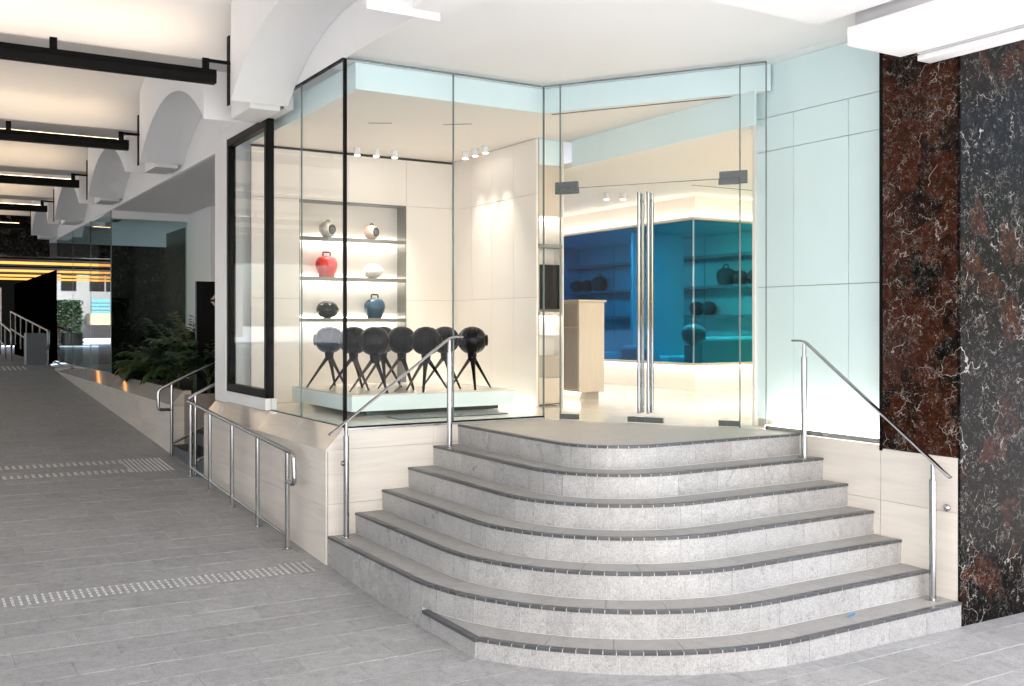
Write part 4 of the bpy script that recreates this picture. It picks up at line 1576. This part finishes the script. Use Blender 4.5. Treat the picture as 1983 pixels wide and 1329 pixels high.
sofa('wide teal sofa seen through the right face of the glass room', 9.75, 11.1, 10.95, 11.6, ZL + 0.45, 1.97, 'front')
sofa('low teal sofa seen through the glass left of the room corner', 9.70, 10.35, 11.75, 12.5, ZL + 0.42, 1.83, 'side')
sofa('teal armchair seen through the blue glass left of the door handles', 9.70, 10.4, 13.4, 14.2, ZL + 0.45, 2.02, 'side')
ped = thing('pedestal', (9.52, 10.76, ZL + 0.02), 'slim pale pedestal inside the glass room corner', 'pedestal')
box('column', (9.43, 10.67, ZL + 0.02), (9.61, 10.85, 1.865), M['white_paint'], ped, 0.006)
bs = thing('pedestal_speaker', (9.52, 10.76, 1.866), 'white ball speaker on the pedestal at the glass room corner', 'speaker')
axb = Vector((0.75, -0.66, 0)).normalized()
prb = [(max(0.02, 0.145 * math.sqrt(max(0, 1 - abs(k / 14) ** 2.5))), 0.165 * k / 14) for k in range(-14, 15)]
smooth_obj(MB().lathe(prb, (9.52, 10.76, 1.866 + 0.145), axb, 32).build('shell', M['white_shell'], bs), 40)
smooth_obj(MB().lathe([(0.078, -0.02), (0.080, 0.012), (0.06, 0.02), (0.001, 0.026)], Vector((9.52, 10.76, 2.011)) + axb * 0.15, axb, 24).build('woofer', M['white_shell'], bs), 40)
MB().lathe([(0.090, -0.012), (0.092, 0.004)], Vector((9.52, 10.76, 2.011)) + axb * 0.135, axb, 24).build('rim', M['grille'], bs)

# reception counter
ct = thing('reception_counter', (7.2, 10.4, ZL), 'tall pale limed wood counter behind the left door leaf', 'counter')
box('body', (7.03, 10.0, ZL + 0.085), (7.41, 10.9, 2.42), M['wood'], ct, 0.004)
box('top', (7.01, 9.98, 2.422), (7.43, 10.92, 2.447), M['wood'], ct, 0.003)
box('dark_side_panel', (7.024, 10.03, 1.36), (7.029, 10.85, 2.10), M['wood_dark'], ct)  # flat sheet; shade of a recess put into its darker colour
box('dark_side_panel', (7.024, 10.03, 2.12), (7.029, 10.85, 2.40), M['wood_dark'], ct)
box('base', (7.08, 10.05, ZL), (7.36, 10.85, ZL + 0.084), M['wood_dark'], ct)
box('light_strip', (7.045, 10.02, ZL + 0.076), (7.07, 10.88, ZL + 0.084), M['led_soft'], ct)

# ------------------------------------------------------------------ black framed window and white pier, left of the glass
wf = thing('black_window', (3.25, 10.9, ZG), 'tall black framed window between white pier and corner glass', 'window')
WY0, WY1, WZ0, WZ1 = 10.15, 11.60, 1.385, 4.27
for (a, b2) in (((3.212, WY0, WZ0), (3.30, WY0 + 0.062, WZ1)), ((3.212, WY1 - 0.062, WZ0), (3.30, WY1, WZ1)),
                ((3.212, WY0 + 0.063, WZ0), (3.30, WY1 - 0.063, WZ0 + 0.085)), ((3.212, WY0 + 0.063, WZ1 - 0.085), (3.30, WY1 - 0.063, WZ1))):
    box('frame', a, b2, M['black_metal'], wf, 0.004)
pane('pane', (3.255, WY0 + 0.063), (3.255, WY1 - 0.063), WZ0 + 0.085, WZ1 - 0.085, 0.012, M['glass'], wf)
box('sill', (3.20, WY0 - 0.02, ZG - 0.006), (3.32, WY1, WZ0 - 0.001), M['white_paint'], wf, 0.003)
wp = thing('white_pier', (3.3, 11.8, ZG), 'white painted pier left of the black framed window', 'pier')
box('pier_body', (3.20, WY1 + 0.002, ZG - 0.02), (3.55, 12.06, 4.29), M['white_paint'], wp, 0.004)
box('return_wall', (3.551, 11.78, ZL - 0.3), (6.4, 12.0, 4.29), M['plaster'], wp)

# ------------------------------------------------------------------ handrails
def rail_set(name, label, group=None):
    return thing(name, (0, 0, 0), label, 'handrail', group)


# step handrail on the left
hl = thing('step_handrail', (3.7, 7.96, 2 * RH), 'steel handrail climbing the left side of the entrance steps', 'handrail')
yl = 7.965


def step_post(x, y, zt, ztop, parent):
    smooth_obj(MB().lathe([(0.052, 0.0), (0.052, 0.004), (0.028, 0.008)], (x, y, zt), (0, 0, 1), 20).build('base_plate', M['steel'], parent), 40)
    smooth_obj(MB().tube([(x, y, zt + 0.008), (x, y, ztop - 0.12)], 0.0245, 18).build('post', M['steel'], parent), 50)
    smooth_obj(MB().tube([(x, y, ztop - 0.119), (x, y, ztop - 0.012)], 0.016, 14).build('post_tip', M['steel'], parent), 50)


rl = [(3.06, yl, 1.225), (4.205, yl, 2.035), (4.32, yl, 2.035)]
step_post(3.21, yl, 2 * RH, 1.225 + (3.21 - 3.06) * 0.7074, hl)
step_post(4.19, yl, 6 * RH, 2.02, hl)
smooth_obj(MB().tube(fillet(rl, 0.05), 0.024, 14, 0.42).build('rail', M['steel'], hl), 60)
MB().tube(fillet([(3.72, yl + 0.005, 1.685), (3.72, yl + 0.03, 1.60), (3.72, YP - 0.002, 1.56)], 0.03), 0.008, 8).build('rail_bracket', M['steel'], hl)
smooth_obj(MB().lathe([(0.020, 0.0), (0.024, 0.010), (0.014, 0.022), (0.002, 0.026)], (3.21 - 0.0245, yl, 0.98), (-1, 0, 0), 16).build('wall_stop', M['steel'], hl), 60)
# step handrail on the right
hr = thing('step_handrail', (6.32, 5.2, RH), 'steel handrail climbing the right side of the steps past the marble', 'handrail')
xr = 6.325
yA, yB = 5.80, 4.60
zr0 = 6 * RH + 0.955
slope = RH / GO
step_post(xr, yA, 6 * RH, zr0 - 0.01, hr)
step_post(xr, yB, RH, zr0 - (yA - yB) * slope - 0.01, hr)
rr = [(xr, yA + 0.12, zr0), (xr, yA, zr0), (xr, yB - 0.14, zr0 - (yA - yB + 0.14) * slope)]
smooth_obj(MB().tube(fillet(rr, 0.05), 0.024, 14, 0.42).build('rail', M['steel'], hr), 60)
smooth_obj(MB().lathe([(0.024, 0.0), (0.028, 0.012), (0.017, 0.026), (0.002, 0.031)], (XW, 4.56, 0.83), (-1, 0, 0), 18).build('wall_stop', M['steel'], hr), 60)
# ramp guard rail
gr = thing('ramp_guardrail', (2.96, 10.4, gz(2.96, 10.4)), 'low steel guardrail with looped end along the stone plinth', 'guardrail')
xg = 2.955
ya_, yb_ = 8.72, 12.22
tops = []
for j in range(5):
    yy = ya_ + (yb_ - ya_) * j / 4
    g0 = gz(xg, yy)
    smooth_obj(MB().tube([(xg, yy, g0), (xg, yy, g0 + 0.86)], 0.0215, 14).build('post', M['steel'], gr), 50)
    smooth_obj(MB().lathe([(0.045, 0.0), (0.045, 0.005), (0.024, 0.008)], (xg, yy, g0), (0, 0, 1), 18).build('base_plate', M['steel'], gr), 40)
h_ = 0.875
pts = [(xg, yb_ + 0.12, gz(xg, yb_ + 0.12) + h_), (xg, ya_ - 0.17, gz(xg, ya_ - 0.17) + h_), (xg, ya_ - 0.19, gz(xg, ya_ - 0.19) + h_ - 0.27), (xg, ya_, gz(xg, ya_) + h_ - 0.27)]
smooth_obj(MB().tube(fillet(pts, 0.06, 6), 0.0215, 14).build('top_rail', M['steel'], gr), 60)
smooth_obj(MB().tube([(xg, ya_, gz(xg, ya_) + 0.11), (xg, yb_ + 0.06, gz(xg, yb_ + 0.06) + 0.11)], 0.017, 12).build('bottom_rail', M['steel'], gr), 60)

# ------------------------------------------------------------------ side stair, planter and recess
ss = thing('side_stair', (3.6, 12.9, gz(3.1, 12.9)), 'dark narrow stair rising between plinth and planter', 'steps')
zb0 = gz(3.1, 12.9)
nst = 5
rh2 = (ZL - zb0) / nst
for j in range(nst):
    box('step', (3.10 + 0.28 * j, 12.12, zb0 - 0.2), (3.10 + 0.28 * (j + 1) - 0.002 + (0.0 if j < nst - 1 else 2.0), 13.76, zb0 + rh2 * (j + 1) - 0.012), M['far_grey'], ss)
    box('tread', (3.095 + 0.28 * j, 12.125, zb0 + rh2 * (j + 1) - 0.011), (3.10 + 0.28 * (j + 1) - 0.003 + (0.0 if j < nst - 1 else 2.0), 13.755, zb0 + rh2 * (j + 1)), M['satin_black'], ss)


def loop_rail(label, y, x0, z0, x1, z1, lower):
    t = thing('stair_handrail', (x0, y, gz(x0, y)), label, 'handrail')
    pts = [(x0 + 0.02, y, z0 - 0.33), (x0 - 0.15, y, z0 - 0.33), (x0 - 0.15, y, z0 - 0.07), (x0, y, z0), (x1, y, z1)] if lower else [(x0 - 0.06, y, z0 - 0.04), (x0, y, z0), (x1, y, z1)]
    smooth_obj(MB().tube(fillet(pts, 0.05), 0.0215, 12).build('rail', M['steel'], t), 60)
    smooth_obj(MB().tube([(x0 + 0.02, y, gz(x0, y)), (x0 + 0.02, y, z0)], 0.0215, 12).build('post', M['steel'], t), 60)
    smooth_obj(MB().tube([(x1, y, zb0 + 0.4), (x1, y, z1)], 0.0215, 12).build('post', M['steel'], t), 60)
    smooth_obj(MB().tube([(x0 + 0.02, y, gz(x0, y) + 0.16), (x1, y, z1 - (z0 - gz(x0, y)) + 0.16)], 0.016, 10).build('lower_rail', M['steel'], t), 60)
    return t


loop_rail('looped steel handrail of the side stair against the planter', 13.62, 3.03, 1.36, 4.3, 1.97, True)
loop_rail('steel handrail of the side stair beside the white pier', 12.26, 3.0, 1.30, 4.1, 1.83, False)

pw = thing('planter_wall', (3.2, 20.0, 0.6), 'long cream stone planter wall stepping along the ramp', 'planter wall')
PY_0, PY_1 = 13.78, 26.9
ZPT = 1.26
core = MB().prism([(XP + 0.014, PY_0 + 0.014), (XG + 0.1, PY_0 + 0.014), (XG + 0.1, PY_1), (XP + 0.014, PY_1)], -0.1, 1.06)
core.build('core', M['stone_core'], pw)
ycs = [PY_0 + (PY_1 - PY_0) * j / 13 for j in range(14)]
for a, b2 in zip(ycs[:-1], ycs[1:]):
    zg = gz(XP, a) - 0.02
    if zg < 0.62:
        rows = [(zg, 0.72), (0.72, 1.075)]
    else:
        rows = [(zg, 1.075)]
    for (za, zb) in rows:
        if zb - za < 0.03:
            continue
        box('stone_panel', (XP, a + 0.0015, za), (XP + 0.013, b2 - 0.0015, zb - 0.0015), M['stone'], pw)
    mb = MB()
    p = [(XP, 1.077), (XG - 0.005, ZPT), (XG + 0.09, ZPT), (XG + 0.09, 1.07), (XP + 0.02, 1.065)]
    y0, y1 = a + 0.0015, b2 - 0.0015
    n = len(p)
    mb.add([(q[0], y0, q[1]) for q in p] + [(q[0], y1, q[1]) for q in p],
           [list(range(n)), list(range(n, 2 * n))[::-1]] + [[k, n + k, n + (k + 1) % n, (k + 1) % n] for k in range(n)])
    mb.build('sill_panel', M['polished'], pw)
box('end_panel', (XP + 0.001, PY_0, 0.2), (XG + 0.001, PY_0 + 0.013, 1.06), M['stone'], pw)
box('stair_side_panel', (XG + 0.003, PY_0, 0.2), (5.2, PY_0 + 0.02, ZPT - 0.05), M['taupe'], pw)
soil = box('planting_soil', (XG + 0.10, PY_0 + 0.021, 0.5), (4.6, 19.2, ZPT - 0.12), M['soil'])
tag(soil, 'dark soil in the stone planter', 'soil')
soil['kind'] = 'stuff'

# recess behind the planter
rc = thing('recess_wall', (4.6, 18.5, ZL), 'white plaster recess wall behind the palms', 'wall')
box('wall_panel', (4.60, 17.6, 0.5), (4.64, 19.40, 4.2), M['white_paint'], rc)
box('wall_panel', (4.641, 17.6, 0.5), (6.5, 17.66, 4.2), M['plaster'], rc)
box('wall_panel', (5.0, 12.3, 0.5), (5.06, 17.59, 4.2), M['plaster'], rc)
box('lintel', (XG + 0.02, 19.20, 4.06), (4.599, 19.42, 4.2), M['white_paint'], rc)
rcs = box('recess_ceiling', (XG + 0.021, 12.07, 4.205), (7.0, 27.8, 4.26), M['plaster'])
tag(rcs, 'white soffit above the planter recess', kind='structure')
gb = thing('glass_box', (3.9, 21.0, ZPT), 'tall reflective glass box beyond the palms', 'glass box')
pane('pane', (XG + 0.02, 19.31), (4.598, 19.31), ZPT - 0.02, 4.058, 0.014, M['glass_far'], gb)
for (a, b2) in ((19.33, 21.6), (21.61, 24.0), (24.01, 26.6)):
    pane('pane', (XG + 0.012, a), (XG + 0.012, b2), ZPT + 0.004, 4.20, 0.014, M['glass_far'], gb)
for yy in (21.605, 24.005):
    box('joint', (XG + 0.004, yy - 0.004, ZPT + 0.004), (XG + 0.020, yy + 0.004, 4.2), M['glass_edge'], gb)
box('corner_joint', (XG + 0.003, 19.295, ZPT + 0.004), (XG + 0.022, 19.329, 4.2), M['glass_edge'], gb)
box('marble_panel', (XG + 0.12, 21.3, 0.9), (4.6, 21.36, 3.72), M['marble_far'], gb)
box('marble_panel', (4.603, 21.3, 0.9), (6.2, 21.36, 3.72), M['marble_far'], gb)
box('marble_panel', (4.66, 19.45, 0.9), (4.70, 21.29, 4.0), M['marble_far'], gb)
for j in range(3):
    box('ceiling_vent', (3.55 + 0.02 * j, 19.75 + 0.62 * j, 4.196), (3.70 + 0.02 * j, 20.2 + 0.62 * j, 4.204), M['gap'], gb)
sg = thing('black_sign', (3.9, 14.2, 1.1), 'tall black sign slab with a pale chevron mark beside the white pier', 'sign')
box('slab', (3.51, 14.18, 0.9), (4.5, 14.26, 2.745), M['satin_black'], sg, 0.006)
mk = MB()
for s in (1, -1):
    c0 = Vector((3.74, 14.176, 2.48))
    mk.add([c0 + Vector((0, 0, 0.015 * s)), c0 + Vector((0.12, 0, 0.13 * s)), c0 + Vector((0.06, 0, 0.13 * s)), c0 + Vector((-0.04, 0, 0.015 * s))], [[0, 1, 2, 3]] if s < 0 else [[3, 2, 1, 0]])
mk.build('chevron_mark', M['wood'], sg)


# ------------------------------------------------------------------ palms
def frond(base, direction, length, rise, droop, mat, parent, nl=11, fan=False):
    mb = MB()
    d = Vector((math.cos(direction), math.sin(direction), 0))
    side = Vector((-d.y, d.x, 0))
    pts = []
    for k in range(9):
        t = k / 8
        pts.append(Vector(base) + d * (length * t * 0.85) + Vector((0, 0, rise * t - droop * t * t)))
    mb.tube(pts, [0.006 * (1 - 0.8 * k / 8) + 0.001 for k in range(9)], 5)
    for k in range(nl):
        t = 0.30 + 0.70 * k / (nl - 1)
        i = min(7, int(t * 8))
        f = t * 8 - i
        p = pts[i] * (1 - f) + pts[i + 1] * f
        tang = (pts[i + 1] - pts[i]).normalized()
        ll = length * (0.42 if not fan else 0.5) * (1 - 0.55 * abs(t - 0.55))
        for s in (-1, 1):
            out = (side * s * 0.8 + tang * 0.75 + Vector((0, 0, random.uniform(-0.25, 0.15)))).normalized()
            w = 0.030 + 0.022 * random.random()
            wv = out.cross(Vector((0, 0, 1))).normalized() * w
            tip = p + out * ll + Vector((0, 0, -ll * random.uniform(0.20, 0.45)))
            m1 = p + out * ll * 0.45 + Vector((0, 0, -ll * 0.03))
            mb.add([p, m1 + wv + Vector((0, 0, -0.006)), tip, m1 - wv + Vector((0, 0, -0.006)), m1 + Vector((0, 0, 0.006))],
                   [[0, 1, 4], [1, 2, 4], [2, 3, 4], [3, 0, 4]])
    mb.build('frond', mat, parent)


def palm(x, y, z, h, n, label, seedv):
    random.seed(seedv)
    t = thing('fan_palm', (x, y, z), label, 'palm', 'palms in the stone planter')
    MB().tube([(x, y, z - 0.05), (x + 0.01, y, z + h * 0.45)], [0.022, 0.014], 7).build('stem', M['stem'], t)
    for k in range(n):
        a = k * 2.4 + random.uniform(-0.3, 0.3)
        L = random.uniform(0.36, 0.62)
        mt = random.choices([M['leaf'], M['leaf_dark'], M['leaf_yellow']], [5, 4, 1.4])[0]
        frond((x, y, z + h * random.uniform(0.15, 0.5)), a, L, h * random.uniform(0.35, 0.75), random.uniform(0.12, 0.42), mt, t, 9)
    return t


PL = [(3.52, 14.05, 0.72, 'small palm in front of the black sign slab'), (3.50, 14.75, 0.95, 'tall palm close to the left edge of the black sign'),
      (3.45, 15.5, 0.85, 'bushy palm with yellowing tips left of the black sign'), (3.90, 15.3, 1.05, 'tallest palm behind the front row, against white wall'),
      (3.46, 16.3, 0.75, 'mid height palm in the middle of the planter'), (3.92, 16.6, 0.9, 'dark palm behind the middle of the planter'),
      (3.44, 17.1, 0.62, 'low palm nearer the glass box'), (3.5, 17.9, 0.5, 'lowest palm beside the glass box'), (4.15, 14.6, 1.0, 'palm rising behind the black sign edge')]
for i, (x, y, h, lb) in enumerate(PL):
    palm(x + 0.12, y, ZPT - 0.12, h * 1.2, 24, lb, 100 + i)
random.seed(11)

# ------------------------------------------------------------------ far end of the arcade
fb = thing('marble_bulkhead', (1.0, 28.2, 3.8), 'black marble bulkhead across the far end of the arcade', 'bulkhead')
box('marble_slab', (-4.2, 28.0, 3.86), (3.26, 28.2, 5.74), M['marble_far'], fb)
dwl = thing('dark_wall', (3.3, 31.0, 1.2), 'black polished wall lining the far passage', 'wall')
box('wall_panel', (3.28, 27.0, 0.9), (3.36, 32.0, 3.48), M['far_black'], dwl)
box('wall_panel', (3.28, 32.004, 0.9), (3.36, 37.5, 3.48), M['far_black'], dwl)
far_end = thing('far_doors', (6.0, 54.0, 1.2), 'dark glazed entrance at the very end of the passage', 'doors')
box('glazing', (2.6, 54.0, 1.1), (11.0, 54.1, 8.0), M['far_black'], far_end)
box('white_post', (3.36, 44.6, 1.1), (3.44, 44.68, 3.6), M['white_paint'], far_end)
slr = thing('slatted_light_ceiling', (2.0, 36.0, 4.0), 'amber lit slatted ceiling at the far end', 'ceiling light')
box('backing', (-4.0, 28.3, 4.30), (11.0, 46.0, 4.36), M['gap'], slr)
for yy in (33.6, 38.6, 42.4, 45.6):
    box('amber_slat', (-2.5, yy, 3.96), (11.0, yy + 0.10, 4.035), M['amber'], slr)
    box('black_slat', (-2.5, yy - 0.08, 4.10), (11.0, yy + 0.6, 4.16), M['satin_black'], slr)
gbk = thing('grey_block', (2.95, 26.4, 1.1), 'slate grey box plinth at the top of the ramp', 'plinth')
box('block', (2.62, 26.95, 1.0), (3.06, 27.5, 1.93), M['far_grey'], gbk, 0.01)


def far_rail(label, x, y0, z0, y1, z1, npost):
    t = thing('far_handrail', (x, y0, 1.1), label, 'handrail')
    pts = [(x - 0.02, y0 + 0.05, z0 - 0.42), (x - 0.02, y0 - 0.35, z0 - 0.42), (x - 0.02, y0 - 0.35, z0), (x, y0, z0), (x, y1, z1)]
    smooth_obj(MB().tube(fillet(pts, 0.1), 0.026, 10).build('rail', M['far_rail'], t), 60)
    smooth_obj(MB().tube([(x, y0, z0 - 0.55), (x, y1, z1 - 0.55)], 0.02, 8).build('lower_rail', M['far_rail'], t), 60)
    for j in range(npost):
        f = j / max(1, npost - 1)
        yy = y0 + (y1 - y0) * f
        zz = z0 + (z1 - z0) * f
        MB().tube([(x, yy, zz - 0.95), (x, yy, zz)], 0.024, 10).build('post', M['far_rail'], t)
    return t


far_rail('steel handrail rising along the far dark wall', 3.05, 26.6, 2.0, 36.0, 2.55, 7)
far_rail('second steel handrail further left in the far passage', 2.55, 30.0, 1.95, 37.0, 2.45, 5)
tactile('dim tactile studs on the landing at the far end of the ramp', [(0.6, 2.5, 25.6, 26.6, 0.11, 0.05, 9, 0.5)])

# ------------------------------------------------------------------ street seen only in the far glass
def hedge():
    t = thing('clipped_hedge', (-0.4, 54.6, 1.16), 'green clipped hedge mirrored in the far glass box', 'hedge')
    random.seed(5)
    mb = MB()
    for _ in range(5000):
        p = Vector((random.uniform(-1.3, 0.5), random.uniform(54.0, 55.3), 1.16 + random.random() ** 0.8 * 2.2))
        a = random.uniform(0, 6.28)
        s = random.uniform(0.05, 0.10)
        e1 = Vector((math.cos(a), math.sin(a), random.uniform(-.6, .6))) * s
        e2 = Vector((-math.sin(a), math.cos(a), random.uniform(-.8, .8))) * s * 0.6
        mb.add([p - e1, p + e2, p + e1, p - e2], [[0, 1, 2, 3]])
    o = mb.build('foliage', M['leaf'], t)
    o['kind'] = 'stuff'
    MB().tube([(-0.3, 54.6, 1.1), (-0.3, 54.6, 2.6)], 0.05, 7).build('stem', M['stem'], t)


hedge()
sb = thing('balcony_building', (-6.0, 70.0, 1.1), 'pale building with teal balcony mirrored in the far glass box', 'building')
box('wall', (-14.0, 70.0, 1.0), (-1.0, 71.0, 9.0), M['far_wall'], sb)
box('balcony_front', (-8.5, 68.6, 2.85), (-3.9, 68.7, 3.75), M['teal'], sb)
for zz in (3.05, 3.28, 3.51):
    box('balcony_rail', (-8.5, 68.56, zz), (-3.9, 68.595, zz + 0.03), M['far_grey'], sb)
box('balcony_slab', (-8.6, 68.5, 2.1), (-3.8, 69.99, 2.84), M['cream_ext'], sb)
for xx in (-7.6, -5.9, -4.9, -3.2):
    box('window', (xx, 69.96, 4.3), (xx + 0.9, 69.999, 6.4), M['gloss_black'], sb)

# small things
stw = MB().tube([(5.46, 4.62, RH + 0.006), (5.55, 4.645, RH + 0.006)], 0.005, 8).build('drinking_straw', M['blue_plastic'])
tag(stw, 'short blue plastic straw lying on the lowest tread', 'straw')
